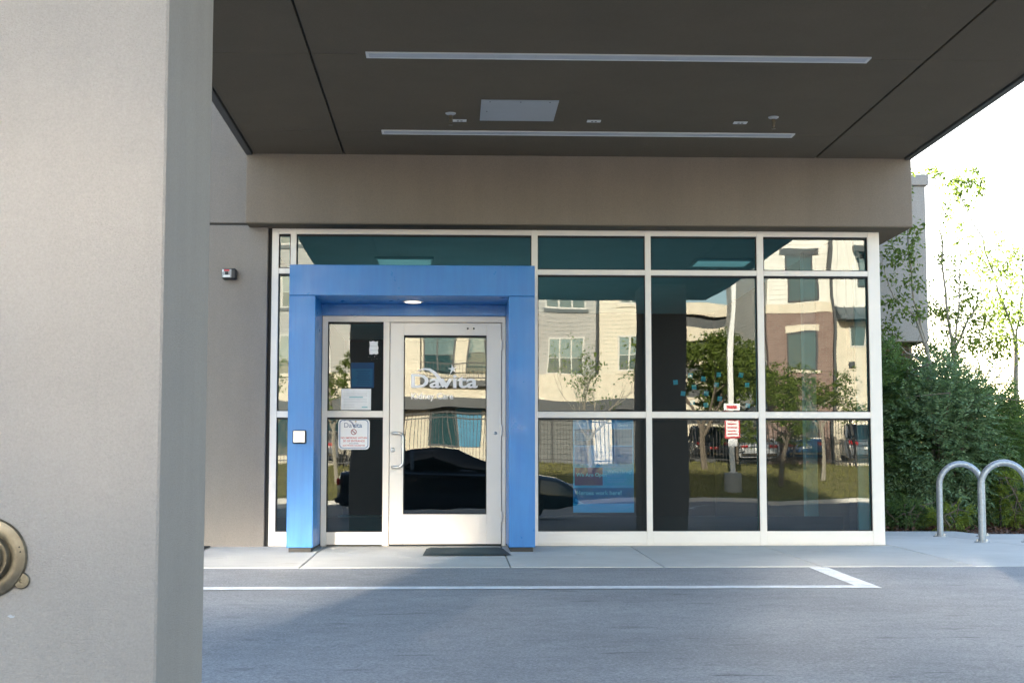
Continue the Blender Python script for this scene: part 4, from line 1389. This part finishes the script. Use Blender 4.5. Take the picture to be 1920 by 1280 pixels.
# ------------------------------------------------------------------ shrubs with pinnate leaves
def shrub(label, cx, cy, rx, ry, h, n, leaf, seed, frond=0.17, leaflet=0.062, pairs=5, stems=6, base=-0.03, hollow=0.35, name='shrub', group='shrubs behind the bike hoops'):
    rng = np.random.default_rng(seed)
    t = thing(name, label, 'shrub', (cx, cy, base), group)
    m_ = MB()
    for i in range(stems):
        a = rng.uniform(0, 2 * math.pi)
        p = [(cx + 0.1 * math.cos(a), cy + 0.1 * math.sin(a), base)]
        for s in (0.35, 0.7, 1.0):
            p.append((cx + rx * 0.75 * s * math.cos(a) + rng.normal() * 0.05, cy + ry * 0.75 * s * math.sin(a) + rng.normal() * 0.05, base + h * 0.85 * s))
        m_.tube(p, [0.022, 0.017, 0.011, 0.005], 5, cap=False)
        for k in range(5):
            q = np.array(p[rng.integers(1, 4)])
            e = q + rng.normal(size=3) * [rx * .35, ry * .35, h * .14]
            m_.tube([tuple(q), tuple(e)], [0.008, 0.003], 4, cap=False)
    m_.build('stem', 'bark', t, smooth=True)
    # frond anchors in a lumpy ellipsoid shell
    lumps = rand_dirs(9, rng)
    dirs = rand_dirs(n, rng)
    rad = rng.uniform(hollow, 1.0, n) ** 0.6
    bulge = 0.80 + 0.32 * np.max(np.clip(dirs @ lumps.T, 0, 1) ** 4, axis=1)
    pos = dirs * (rad * bulge)[:, None]
    pos = pos * np.array([rx, ry, h * 0.52]) + np.array([cx, cy, base + h * 0.50])
    pos[:, 2] = np.maximum(pos[:, 2], base + 0.03 + rng.uniform(0, 0.15, n))
    fd = dirs * np.array([1, 1, 0.6]) + rng.normal(size=(n, 3)) * 0.45 + np.array([0, 0, 0.15])
    fd /= np.linalg.norm(fd, axis=1, keepdims=True)
    side = np.cross(fd, np.array([0, 0, 1.0]) + rng.normal(size=(n, 3)) * 0.25)
    side /= (np.linalg.norm(side, axis=1, keepdims=True) + 1e-9)
    nu = np.cross(side, fd)
    fl = frond * rng.uniform(0.7, 1.25, n)
    P_, D_, N_, L_ = [], [], [], []
    for k in range(pairs):
        u = (k + 0.6) / pairs
        for sg in (1, -1):
            P_.append(pos + fd * (fl * u)[:, None] - nu * (fl * 0.25 * u * u)[:, None])
            D_.append(side * sg * 0.9 + fd * (0.45 + 0.35 * u) - nu * 0.18 + rng.normal(size=(n, 3)) * 0.12)
            N_.append(nu + rng.normal(size=(n, 3)) * 0.2)
            L_.append(leaflet * rng.uniform(0.8, 1.15, n) * (1.0 - 0.25 * u))
    P_.append(pos + fd * fl[:, None] - nu * (fl * 0.25)[:, None])
    D_.append(fd - nu * 0.3)
    N_.append(nu)
    L_.append(np.full(n, leaflet * 0.9))
    pos, d, nr, L = np.concatenate(P_), np.concatenate(D_), np.concatenate(N_), np.concatenate(L_)
    V, F = leaf_cards(pos, d, nr, L, L * 0.42, 0.15)
    leaf_object('foliage', V, F, leaf, t)
    return t


shrub('tall dark green shrub close against the storefront corner, reaching the wing', 5.35, 5.2, 0.85, 0.75, 2.4, 2600, 'leaf_laurel', 31, leaflet=0.075, frond=0.2)
shrub('dark shrub with pale drooping fronds just left of the twin hoops', 6.2, 4.95, 0.80, 0.65, 2.05, 2500, 'leaf_laurel_pale', 32, leaflet=0.085, frond=0.23)
shrub('rounded dark shrub directly behind the front hoop', 6.95, 5.5, 0.75, 0.65, 1.95, 2200, 'leaf_laurel', 33, leaflet=0.075, frond=0.2)
shrub('tall shrub filling the gap behind the pale fronds below the sky', 6.3, 6.3, 1.0, 0.7, 2.5, 2600, 'leaf_laurel', 34, leaflet=0.08, frond=0.2)
shrub('grey green shrub at the right edge above the front hoop', 7.80, 6.3, 0.62, 0.6, 1.62, 1900, 'leaf_laurel_pale', 35, leaflet=0.075, frond=0.2)
shrub('dark shrub tucked behind the storefront corner', 4.75, 6.0, 0.7, 0.7, 2.2, 900, 'leaf_laurel', 36)
shrub('bright yellow green sunlit shrub low at the right edge', 8.75, 8.6, 0.65, 0.6, 1.0, 900, 'leaf_bright', 37, leaflet=0.05)
shrub('small fresh green plant at the pad edge between the hoop legs', 6.12, 4.05, 0.30, 0.2, 0.34, 160, 'leaf_bright', 38, frond=0.1, leaflet=0.045, stems=4)
shrub('low green plant under the dark shrub left of the first hoop', 5.62, 4.3, 0.32, 0.22, 0.40, 180, 'leaf_laurel', 39, frond=0.1, leaflet=0.05, stems=4)
shrub('small shrub with sunlight put into its yellow green leaves, low between the front hoop legs at the right edge', 7.22, 4.55, 0.36, 0.3, 0.80, 420, 'leaf_bright', 41, leaflet=0.05, frond=0.13)  # stands in shade; bright leaf colour takes the place of sun
shrub('pale sunlit bush farther back at the right edge', 11.8, 14.0, 1.3, 1.2, 2.0, 900, 'leaf_bright', 40, frond=0.3, leaflet=0.12)
PO_ = thing('fence_post', 'thin black post standing in the mulch behind the front hoop', 'post', (6.95, 4.6, -0.03))
MB().tube([(6.95, 4.6, -0.1), (6.95, 4.6, 0.62)], 0.016, 8).build('post', 'black_metal', PO_, smooth=True)
MB().tube([(6.95, 4.6, 0.62), (6.95, 4.6, 0.64)], 0.02, 8).build('cap', 'black_metal', PO_, smooth=True)
# leaf litter and mulch chips
rng = np.random.default_rng(51)
n = 5200
pos = np.stack([rng.uniform(4.3, 10.5, n), rng.uniform(2.95, 8.5, n) ** 1.0, np.full(n, -0.02) + rng.uniform(0, 0.045, n)], 1)
keep = ~((pos[:, 0] < 6.15) & (pos[:, 1] < 3.85))
pos = pos[keep]
n = len(pos)
d = rand_dirs(n, rng) * [1, 1, 0.35]
nr = rand_dirs(n, rng) * 0.5 + [0, 0, 1]
L = rng.uniform(0.04, 0.10, n)
V, F = leaf_cards(pos, d, nr, L, L * 0.5, 0.25)
stuff(leaf_object('leaf_litter', V, F, 'leaf_litter'))
# far vegetation on the right, one mass
rng = np.random.default_rng(52)
n = 9000
xx = rng.uniform(14, 60, n)
top = 1.6 + 0.8 * np.sin(xx * 0.9) + 0.5 * np.sin(xx * 2.3 + 1)
pos = np.stack([xx, 34 + rng.uniform(-2.5, 2.5, n), rng.uniform(0, 1, n) ** 0.8 * top - 0.1], 1)
L = rng.uniform(0.18, 0.34, n)
V, F = leaf_cards(pos, rand_dirs(n, rng), rand_dirs(n, rng) + [0, 0, 0.6], L, L * 0.6)
stuff(leaf_object('distant_bushes', V, F, 'leaf_bright'))

# ------------------------------------------------------------------ what the glass reflects: buildings across the lot
def window(b, x0, x1, z0, z1, y, lights=1, frame='window_frame_white', blind=0.45, trim=None, fw=0.07, pm='far_pane'):
    """window in a wall facing +Y; y is the wall face"""
    m_ = MB()
    for a in ((x0, x1, z0, z0 + fw), (x0, x1, z1 - fw, z1)):
        m_.box(a[0], a[1], y + 0.003, y + 0.06, a[2], a[3])
    wx = (x1 - x0 - fw) / lights
    for i in range(lights + 1):
        xa = x0 + wx * i
        m_.box(xa, xa + fw, y + 0.003, y + 0.058, z0 + fw, z1 - fw)
    f = m_.build('window', frame, b)
    for i in range(lights):
        xa, xb = x0 + wx * i + fw, x0 + wx * (i + 1)
        zm = z0 + fw + (z1 - z0 - 2 * fw) * blind
        if blind:
            MB().box(xa, xb, y + 0.012, y + 0.03, zm, z1 - fw - 0.001).build('pane', 'far_pane_blind', f, loc=(0, 0, 0))
            MB().box(xa, xb, y + 0.012, y + 0.028, z0 + fw + 0.001, zm - 0.03).build('pane', 'far_pane', f, loc=(0, 0, 0))
            MB().box(xa, xb, y + 0.012, y + 0.04, zm - 0.029, zm - 0.001).build('meeting_rail', frame, f, loc=(0, 0, 0))
        else:
            MB().box(xa, xb, y + 0.012, y + 0.03, z0 + fw + 0.001, z1 - fw - 0.001).build('pane', pm, f, loc=(0, 0, 0))
    if trim:
        MB().box(x0 - 0.1, x1 + 0.1, y + 0.002, y + 0.09, z0 - 0.14, z0 - 0.003).build('window_sill', trim, b)
    return f


AY = -55.0
AP = thing('apartment_building', 'long cream and grey apartment block mirrored in the door and first pane', 'apartment building', (-2, AY, 1.1))
G0 = 1.1


def wall(b, name, x0, x1, z0, z1, y, mat, depth=0.4):
    return MB().box(x0, x1, y - depth, y, z0, z1).build(name, mat, b)


MB().box(-16, 8.6, AY - 12, AY - 0.4, G0 - 0.3, 19.4).build('core_wall', 'siding_grey', AP)
wall(AP, 'wall', -16, -9.0, 5.3, 19.4, AY, 'siding_cream')
wall(AP, 'wall', -9.0, -2.3, 5.3, 19.4, AY - 0.25, 'siding_grey', 0.15)
wall(AP, 'wall', -2.3, -1.45, 5.3, 19.4, AY, 'siding_cream')
wall(AP, 'wall', -1.45, 3.0, 5.3, 19.4, AY - 0.3, 'siding_cream', 0.1)
wall(AP, 'wall', 3.0, 6.73, 5.3, 19.4, AY, 'siding_grey')
wall(AP, 'wall', 6.731, 8.62, 5.3, 19.4, AY + 0.35, 'siding_cream', 0.75)
wall(AP, 'band_wall', -16, 8.64, 4.15, 5.299, AY + 0.38, 'trim_cream', 0.78)
wall(AP, 'ground_wall', -16, 3.6, G0 - 0.3, 3.6, AY + 0.1, 'trim_cream', 0.5)
wall(AP, 'ground_wall', 3.6, 8.62, G0 - 0.3, 3.6, AY - 0.15, 'shutter_grey', 0.2)
MB().box(-16.1, 8.8, AY + 0.1, AY + 1.1, 3.62, 4.12).build('awning', 'trim_dark', AP)
MB().box(-16.2, 8.8, AY - 12.2, AY + 0.6, 19.42, 19.7).build('parapet_cap', 'trim_dark', AP)
for x in (-14.5, -10.5, -6.6, -2.9, 3.15, 6.4):
    MB().box(x, x + 0.72, AY + 0.1, AY + 0.55, G0 - 0.3, 3.615).build('column', 'trim_cream', AP)
for x0, x1 in ((3.9, 6.35), (7.2, 8.5)):
    s_ = MB()
    for q in range(9):
        s_.box(x0, x1, AY - 0.148, AY - 0.10, 1.15 + q * 0.235, 1.15 + q * 0.235 + 0.215)
    s_.build('roller_shutter', 'shutter_grey', AP)
for k in range(4):
    z = 5.3 + 3.0 * k
    window(AP, 4.25, 6.17, z, z + 1.78, AY, 3, trim='trim_dark')
    window(AP, 7.50, 8.45, z + 0.15, z + 1.78, AY + 0.35, 2, trim='trim_cream')
    if k == 3:
        window(AP, -7.9, -5.6, 13.6, 15.6, AY - 0.25, 3, trim='trim_dark', blind=0, pm='rippled_pane')
    else:
        window(AP, -7.9, -5.6, z, z + 1.78, AY - 0.25, 3, trim='trim_dark')
    window(AP, -4.6, -3.2, z, z + 1.78, AY - 0.25, 2, trim='trim_dark')
    if k < 3:
        window(AP, -13.4, -10.7, z, z + 1.78, AY, 3, trim='trim_dark')
    else:
        window(AP, -12.9, -10.5, 14.3, 16.15, AY, 3, trim='trim_dark', blind=0, pm='coated_pane')
        window(AP, -10.2, -9.3, 13.9, 14.95, AY, 1, trim='trim_dark', blind=0, pm='wavy_pane')
    window(AP, -1.3, 0.1, z - 0.1, z + 2.0, AY - 0.3, 2, blind=0.5, frame='trim_dark')
    window(AP, 0.65, 1.55, z - 0.1, z + 2.0, AY - 0.3, 1, blind=0.5, frame='trim_dark')
    slab_ = MB().box(-1.44, 2.95, AY - 0.29, AY + 0.9, z - 0.55, z - 0.30).build('balcony', 'trim_dark', AP)
    rl = MB().box(-1.44, 2.95, AY + 0.84, AY + 0.89, z + 0.42, z + 0.47)
    rl.box(-1.44, 2.95, AY + 0.84, AY + 0.89, z - 0.22, z - 0.18)
    for q in range(28):
        rl.box(-1.44 + 0.16 * q, -1.42 + 0.16 * q, AY + 0.855, AY + 0.875, z - 0.18, z + 0.42)
    rl.build('balcony_railing', 'black_metal', slab_, loc=(0, 0, 0))
window(AP, -1.04, 0.12, 2.0, 3.58, AY + 0.1, 1, frame='trim_dark', blind=0)
MB().box(0.16, 1.26, AY + 0.102, AY + 0.16, 2.05, 3.58).build('banner', 'banner_blue', AP)
window(AP, -5.8, -3.4, 1.6, 3.4, AY + 0.1, 3, frame='trim_dark', blind=0)
window(AP, -9.8, -7.4, 1.6, 3.4, AY + 0.1, 3, frame='trim_dark', blind=0)
for x in (2.94, 6.66):
    MB().tube([(x, AY + 0.1, 4.2), (x, AY + 0.1, 19.3)], 0.06, 8).build('downspout', 'trim_dark', AP, smooth=True)

RY = -50.0
AR = thing('apartment_building', 'brick and cream gabled apartment house mirrored in the right end pane', 'apartment building', (17, RY, 1.1))
MB().box(13.45, 23.5, RY - 11, RY - 0.4, G0 - 0.3, 12.4).build('core_wall', 'siding_white', AR)
wall(AR, 'brick_wall', 13.42, 16.12, G0 - 0.3, 7.57, RY, 'brick_brown')
MB().box(13.38, 16.12, RY - 0.4, RY + 0.05, 7.572, 7.92).build('trim_band', 'trim_cream', AR)
wall(AR, 'upper_wall', 13.42, 16.12, 7.922, 12.4, RY - 0.02, 'siding_white', 0.38)
wall(AR, 'cream_wall', 16.16, 23.5, G0 - 0.3, 7.2, RY + 0.25, 'trim_cream', 0.65)
wall(AR, 'batten_wall', 16.16, 23.5, 7.202, 12.4, RY + 0.2, 'batten_white', 0.6)
MB().prism([(15.9, 12.41), (23.7, 12.41), (19.8, 14.6)], RY - 10, RY + 0.2).build('gable', 'batten_white', AR, calc=True)
for sg in (1, -1):
    M = Matrix.Translation((19.8, RY - 5, 14.72)) @ Matrix.Rotation(R(29.5 * sg), 4, 'Y')
    MB().box(0 if sg > 0 else -4.9, 4.9 if sg > 0 else 0, -6.2, 6.0, 0, 0.14, 0, M).build('roof', 'roof_metal', AR)
MB().box(13.2, 16.2, RY - 11.2, RY + 0.65, 12.42, 12.7).build('eave', 'roof_metal', AR)
MB().box(14.1, 15.75, RY + 0.02, RY + 0.06, 10.08, 10.3).build('window_head', 'trim_dark', AR)
window(AR, 14.28, 15.53, 7.98, 10.05, RY - 0.02, 1, frame='trim_dark', blind=0.0)
window(AR, 14.28, 15.53, 5.25, 6.85, RY, 1, frame='trim_dark', blind=0.0, trim='trim_cream')
MB().box(14.2, 15.6, RY + 0.002, RY + 0.06, 6.86, 7.1).build('lintel', 'trim_cream', AR)
window(AR, 14.28, 15.53, 2.2, 3.9, RY, 1, frame='trim_dark', blind=0.0, trim='trim_cream')
MB().box(16.05, 16.17, RY + 0.205, RY + 0.36, 1.2, 12.4).build('downspout', 'trim_dark', AR)
aw = MB()
aw.add([(16.2, RY + 0.26, 7.80), (23.5, RY + 0.26, 7.80), (23.5, RY + 1.3, 7.30), (16.2, RY + 1.3, 7.30), (16.2, RY + 0.26, 7.26), (23.5, RY + 0.26, 7.26), (23.5, RY + 1.3, 7.24), (16.2, RY + 1.3, 7.24)],
       [(0, 1, 2, 3), (4, 7, 6, 5), (3, 2, 6, 7), (0, 3, 7, 4), (1, 5, 6, 2), (0, 4, 5, 1)])
for q in range(18):
    x = 16.25 + 0.42 * q
    aw.add([(x, RY + 0.26, 7.802), (x + .04, RY + 0.26, 7.802), (x + .04, RY + 1.3, 7.302), (x, RY + 1.3, 7.302), (x, RY + 0.26, 7.84), (x + .04, RY + 0.26, 7.84), (x + .04, RY + 1.3, 7.34), (x, RY + 1.3, 7.34)],
           [(4, 5, 6, 7), (0, 4, 7, 3), (1, 2, 6, 5), (3, 7, 6, 2)])
aw.build('awning_roof', 'roof_metal', AR)
window(AR, 16.9, 18.2, 6.15, 7.1, RY + 0.25, 2, frame='window_frame_white', blind=0.0)
window(AR, 17.3, 18.4, 8.6, 10.0, RY + 0.2, 1, frame='trim_dark', blind=0.4)
sh = MB().box(17.1, 18.6, RY + 0.21, RY + 0.9, 10.15, 10.38)
for q in range(4):
    sh.box(17.2 + 0.4 * q, 17.28 + 0.4 * q, RY + 0.21, RY + 0.8, 9.9, 10.15)
sh.build('bracket_shelf', 'trim_dark', AR)
MB().box(16.84, 17.1, RY + 0.252, RY + 0.42, 5.35, 5.57).build('wall_lamp', 'trim_dark', AR)
window(AR, 18.2, 20.2, 1.9, 3.9, RY + 0.25, 3, blind=0.4)

AB = thing('parking_garage', 'pale banded building mirrored behind the green tree', 'garage', (11, -66, 1.1))
MB().box(8.9, 16.0, -76, -66.4, 0.8, 9.6).build('core_wall', 'trim_dark', AB)
for k in range(7):
    MB().box(8.85, 16.0, -66.4, -66.0, 1.6 + k * 1.25, 2.25 + k * 1.25).build('spandrel', 'trim_cream', AB)

# railing fence on top of the berm
FE = thing('railing_fence', 'black picket railing along the grass, mirrored in the lower panes', 'fence', (0, -46, 1.1))
FYY = -46.0
for x in np.arange(-20, 24.1, 2.4):
    MB().box(x - 0.035, x + 0.035, FYY - 0.035, FYY + 0.035, 1.0, 3.15).build('post', 'black_metal', FE)
for z in (1.25, 2.85, 3.05):
    MB().box(-20, 22, FYY - 0.02, FYY + 0.02, z, z + 0.045).build('rail', 'black_metal', FE)
pk = MB()
for q in range(310):
    x = -20 + 0.136 * q
    pk.box(x - 0.011, x + 0.011, FYY - 0.011, FYY + 0.011, 1.12, 3.13)
stuff(pk.build('pickets', 'black_metal', FE))


# ------------------------------------------------------------------ cars
def loft(sections, close_ends=True):
    m_ = MB()
    n = len(sections[0])
    for s in sections:
        m_.v += [tuple(p) for p in s]
    for i in range(len(sections) - 1):
        for k in range(n):
            a, b = i * n + k, i * n + (k + 1) % n
            m_.f.append((a, b, b + n, a + n))
    m_.f.append(tuple(range(n - 1, -1, -1)))
    m_.f.append(tuple(range((len(sections) - 1) * n, len(sections) * n)))
    return m_


def car(label, paint, loc, rz, kind='sedan', name='parked_car', group='parked cars', plate='plate_white'):
    t = thing(name, label, 'car', loc, group, rz)
    Z0 = (0, 0, 0)
    if kind == 'sedan':
        Lh, hw, st = 2.45, 0.91, [(-2.45, .42, .78, .72), (-2.36, .30, .98, .84), (-1.7, .24, 1.03, .90), (-0.6, .22, .98, .92), (0.8, .22, .96, .92), (1.4, .22, .94, .90), (2.05, .24, .82, .86), (2.36, .30, .70, .76), (2.45, .42, .60, .62)]
        cab = [(-2.05, 1.02, .02, .74), (-1.45, 1.02, .26, .71), (-0.9, 1.01, .40, .69), (-0.45, 1.0, .445, .68), (0.0, .99, .43, .68), (1.25, .955, .015, .74)]
        wx, wr = (-1.40, 1.45), 0.33
    else:
        Lh, hw, st = 2.35, 0.95, [(-2.35, .45, .95, .82), (-2.28, .32, 1.05, .92), (-1.6, .28, 1.08, .95), (-0.4, .26, 1.08, .96), (1.0, .26, 1.07, .96), (1.3, .26, 1.06, .94), (2.0, .28, 1.0, .90), (2.28, .34, .92, .82), (2.35, .46, .72, .72)]
        cab = [(-2.28, 1.06, .03, .82), (-1.95, 1.07, .58, .76), (-0.5, 1.07, .66, .74), (0.25, 1.07, .63, .74), (1.25, 1.06, .015, .80)]
        wx, wr = (-1.35, 1.40), 0.37
    secs = []
    for x, zb, zt, h in st:
        secs.append([(x, -h * .9, zb), (x, -h, zb + .12), (x, -h, (zb + zt) / 2), (x, -h * .97, zt - .07), (x, -h * .86, zt), (x, 0, zt + .03), (x, h * .86, zt), (x, h * .97, zt - .07), (x, h, (zb + zt) / 2), (x, h, zb + .12), (x, h * .9, zb)])
    bd_ = loft(secs).build('body', paint, t, smooth=True, angle=40, loc=Z0, calc=True)
    secs = []
    for x, z, dz, h in cab:
        secs.append([(x, -h, z - .04), (x, -h * .93, z + dz * .5), (x, -h * .80, z + dz), (x, 0, z + dz + .015), (x, h * .80, z + dz), (x, h * .93, z + dz * .5), (x, h, z - .04)])
    loft(secs).build('window_glass', 'car_glass', t, smooth=True, angle=40, loc=Z0, calc=True)
    rf = MB()
    secs = []
    for x, z, dz, h in cab[1:-1]:
        secs.append([(x, -h * .83, z + dz - .05), (x, -h * .79, z + dz + .012), (x, 0, z + dz + .03), (x, h * .79, z + dz + .012), (x, h * .83, z + dz - .05)])
    loft(secs).build('roof', paint, t, smooth=True, angle=40, loc=Z0, calc=True)
    for sg in (1, -1):
        pl_ = MB()
        for i in range(len(cab) - 1):
            if i in (0, len(cab) - 2):
                x0, z0, d0, h0 = cab[i]
                x1, z1, d1, h1_ = cab[i + 1]
                pl_.tube([(x0, sg * h0 * .98, z0), (x1, sg * h1_ * .82, z1 + d1)], 0.045, 6)
        x, z, dz, h = cab[2]
        pl_.tube([(x, sg * h * 1.0, z), (x, sg * h * .82, z + dz)], 0.04, 6)
        pl_.build('pillar', paint, t, smooth=True, loc=Z0)
        for x in wx:
            y = sg * (hw - 0.1)
            ty = MB().lathe([(wr * .62, 0.11), (wr * .9, 0.115), (wr, 0.08), (wr, -0.08), (wr * .9, -0.115), (wr * .62, -0.11)], (x, y, wr), 'Y', 24).build('wheel', 'tyre', t, smooth=True, loc=Z0)
            MB().lathe([(wr * .64, 0.1), (wr * .64, -0.1)], (x, y, wr), 'Y', 20).build('rim', 'rim', ty, loc=Z0)
            sp = MB()
            for q in range(5):
                sp.box(-0.03, 0.03, sg * 0.101, sg * 0.118, 0.0, wr * .62, 0, Matrix.Translation((x, y, wr)) @ Matrix.Rotation(q * 2 * math.pi / 5, 4, 'Y'))
            sp.build('spokes', 'rim', ty, loc=Z0)
        zt = 0.72 if kind == 'sedan' else 0.86
        MB().box(-Lh - 0.012, -Lh + 0.16, sg * 0.42, sg * 0.76, zt, zt + 0.14, 0.02).build('tail_lamp', 'tail_red', t, loc=Z0)
        MB().box(Lh - 0.2, Lh - 0.045, sg * 0.40, sg * 0.70, zt - 0.10, zt + 0.02, 0.02).build('headlight', 'head_lamp', t, loc=Z0)
        xm = cab[-1][0] - 0.32
        MB().box(xm - 0.09, xm + 0.07, sg * (hw + 0.02), sg * (hw + 0.2), 1.0, 1.12, 0.03).build('mirror', paint, t, loc=Z0)
        for x in (-0.75, 0.25):
            MB().box(x, x + 0.16, sg * (hw * 1.0), sg * (hw + 0.03), 0.84, 0.87, 0.008).build('handle', paint, t, loc=Z0)
    zt = 0.60 if kind == 'sedan' else 0.68
    MB().box(-Lh - 0.03, -Lh - 0.005, -0.17, 0.17, zt, zt + 0.12).build('number_plate', plate, t, loc=Z0)
    MB().box(-Lh - 0.05, -Lh + 0.1, -0.74, 0.74, 0.36, 0.48, 0.03).build('bumper', 'car_black', t, loc=Z0)
    MB().box(Lh - 0.1, Lh + 0.03, -0.62, 0.62, 0.30, 0.48, 0.04).build('grille', 'black_plastic', t, loc=Z0)
    return t


car('dark sedan parked side on, mirrored in the door and first lower pane', 'car_black', (0.10, -17.2, -0.216), 0.0, 'sedan')
LZ = 1.145
car('dark sport utility car with red plate behind the railing', 'car_black', (10.85, -51.2, LZ), R(-90), 'suv', plate='plate_red')
car('silver grey sport utility car with red tail lamp behind the railing at far right', 'car_grey', (17.4, -51.4, LZ), R(-90), 'suv')
car('blue car behind the railing under the thin tree', 'car_blue', (14.9, -52.0, LZ), R(-90), 'sedan')
car('pale silver car behind the railing beside the brick house', 'car_silver', (12.9, -51.8, LZ), R(-90), 'sedan')
car('grey sedan behind the railing at the left end', 'car_grey', (-5.2, -51.0, LZ), R(-82), 'sedan')

# ------------------------------------------------------------------ light pole with tow-away sign
LP = thing('light_pole', 'tall white light pole on a round concrete base, mirrored in second pane', 'light pole', (10.02, -40, -0.05))
MB().lathe([(0.36, 0.0), (0.36, 0.84), (0.33, 0.88)], (10.02, -40, -0.1), 'Z', 28).build('base', 'base_concrete', LP, smooth=True)
MB().box(10.02 - 0.095, 10.02 + 0.095, -40.095, -39.905, 0.78, 7.9, 0.015).build('pole', 'white_pole', LP)
MB().box(10.02 - 0.16, 10.02 + 0.16, -40.16, -39.84, 0.78, 0.82, 0.005).build('base_plate', 'white_pole', LP)
MB().box(9.85, 10.19, -40.9, -40.1, 7.72, 7.9, 0.03).build('lamp_head', 'white_pole', LP)
TS = thing('tow_sign', 'white sign with red print strapped to the light pole', 'sign', (10.0, -39.9, 2.6))
MB().box(9.74, 10.32, -39.89, -39.875, 3.02, 3.25).build('upper_panel', 'sign_white', TS)
MB().box(9.72, 10.32, -39.89, -39.875, 2.12, 3.00).build('panel', 'sign_white', TS)
yy = -39.874
for nm, a in (('rim_stripe', (9.72, 10.32, 2.12, 2.18)), ('rim_stripe', (9.72, 10.32, 2.94, 3.0)), ('rim_stripe', (9.72, 9.77, 2.18, 2.94)), ('rim_stripe', (10.27, 10.32, 2.18, 2.94))):
    MB().box(a[0], a[1], yy, yy + 0.004, a[2], a[3]).build(nm, 'red_print', TS)
MB().box(9.84, 10.22, yy, yy + 0.004, 3.08, 3.18).build('arrow_print', 'red_print', TS)
MB().box(9.86, 10.22, -39.89, -39.875, 1.78, 2.08).build('lower_panel', 'sign_white', TS)
for q in range(6):
    MB().box(9.82, 10.22 - 0.05 * (q % 2), yy, yy + 0.004, 2.26 + 0.11 * q, 2.30 + 0.11 * q).build('print_line', 'red_print', TS)

# ------------------------------------------------------------------ trees across the lot
tree('bare_tree', 'slim nearly bare tree mirrored before the grey and cream walls', 'tree', (5.2, -43.0, 0.55), 61, 1.9, 0.08, 4, 1.55, 4, 0.2, 0.11, 'leaf_green_tree', 'bark_pale', spread=0.42, lift=0.28, group='trees on the grass across the lot')
tree('green_tree', 'full green tree mirrored left of the white light pole', 'tree', (9.7, -44.5, 0.82), 62, 1.9, 0.12, 3, 1.85, 150, 0.50, 0.16, 'leaf_green_tree', 'bark', spread=0.62, lift=0.2, group='trees on the grass across the lot')
tree('thin_tree', 'thin leafy tree mirrored in front of the brick wall', 'tree', (13.85, -42.5, 0.5), 63, 2.0, 0.08, 3, 1.35, 42, 0.36, 0.12, 'leaf_green_tree', 'bark_pale', spread=0.7, lift=0.1, group='trees on the grass across the lot')
tree('thin_tree', 'leaning thin leafy tree mirrored at the left of the end pane', 'tree', (12.1, -41.5, 0.36), 64, 1.7, 0.08, 3, 1.3, 40, 0.36, 0.12, 'leaf_green_tree', 'bark', spread=0.75, lift=0.05, group='trees on the grass across the lot', lean=(0.2, 0))
tree('thin_tree', 'leafy small tree mirrored in the upper sidelight pane', 'tree', (-4.3, -42.0, 0.42), 65, 2.2, 0.08, 3, 1.3, 26, 0.32, 0.13, 'leaf_green_tree', 'bark_pale', spread=0.6, lift=0.15, group='trees on the grass across the lot')
tree('thin_tree', 'leafy small tree mirrored in the narrow pane left of the portal', 'tree', (-7.9, -43.0, 0.6), 66, 2.2, 0.09, 3, 1.4, 30, 0.34, 0.13, 'leaf_green_tree', 'bark_pale', spread=0.6, lift=0.15, group='trees on the grass across the lot')
tree('green_tree', 'second green tree mirrored right of the white light pole', 'tree', (11.6, -47.5, 1.14), 67, 2.0, 0.1, 3, 1.3, 70, 0.4, 0.16, 'leaf_green_tree', 'bark', spread=0.65, lift=0.1, group='trees on the grass across the lot')
# grass tufts on the lit part of the berm
rng = np.random.default_rng(71)
n = 26000
xx = rng.uniform(-14, 22, n)
dd = rng.uniform(38.2, 46.5, n)
zz = np.interp(dd, [38.16, 39.5, 42, 44, 46, 48], [-0.13, 0.0, 0.42, 0.78, 1.10, 1.14])
d = rand_dirs(n, rng) * 0.5 + [0, 0, 1]
L = rng.uniform(0.06, 0.16, n)
V, F = leaf_cards(np.stack([xx, -dd, zz - 0.02], 1), d, rand_dirs(n, rng), L, L * 0.25)
stuff(leaf_object('grass', V, F, 'grass_blade'))
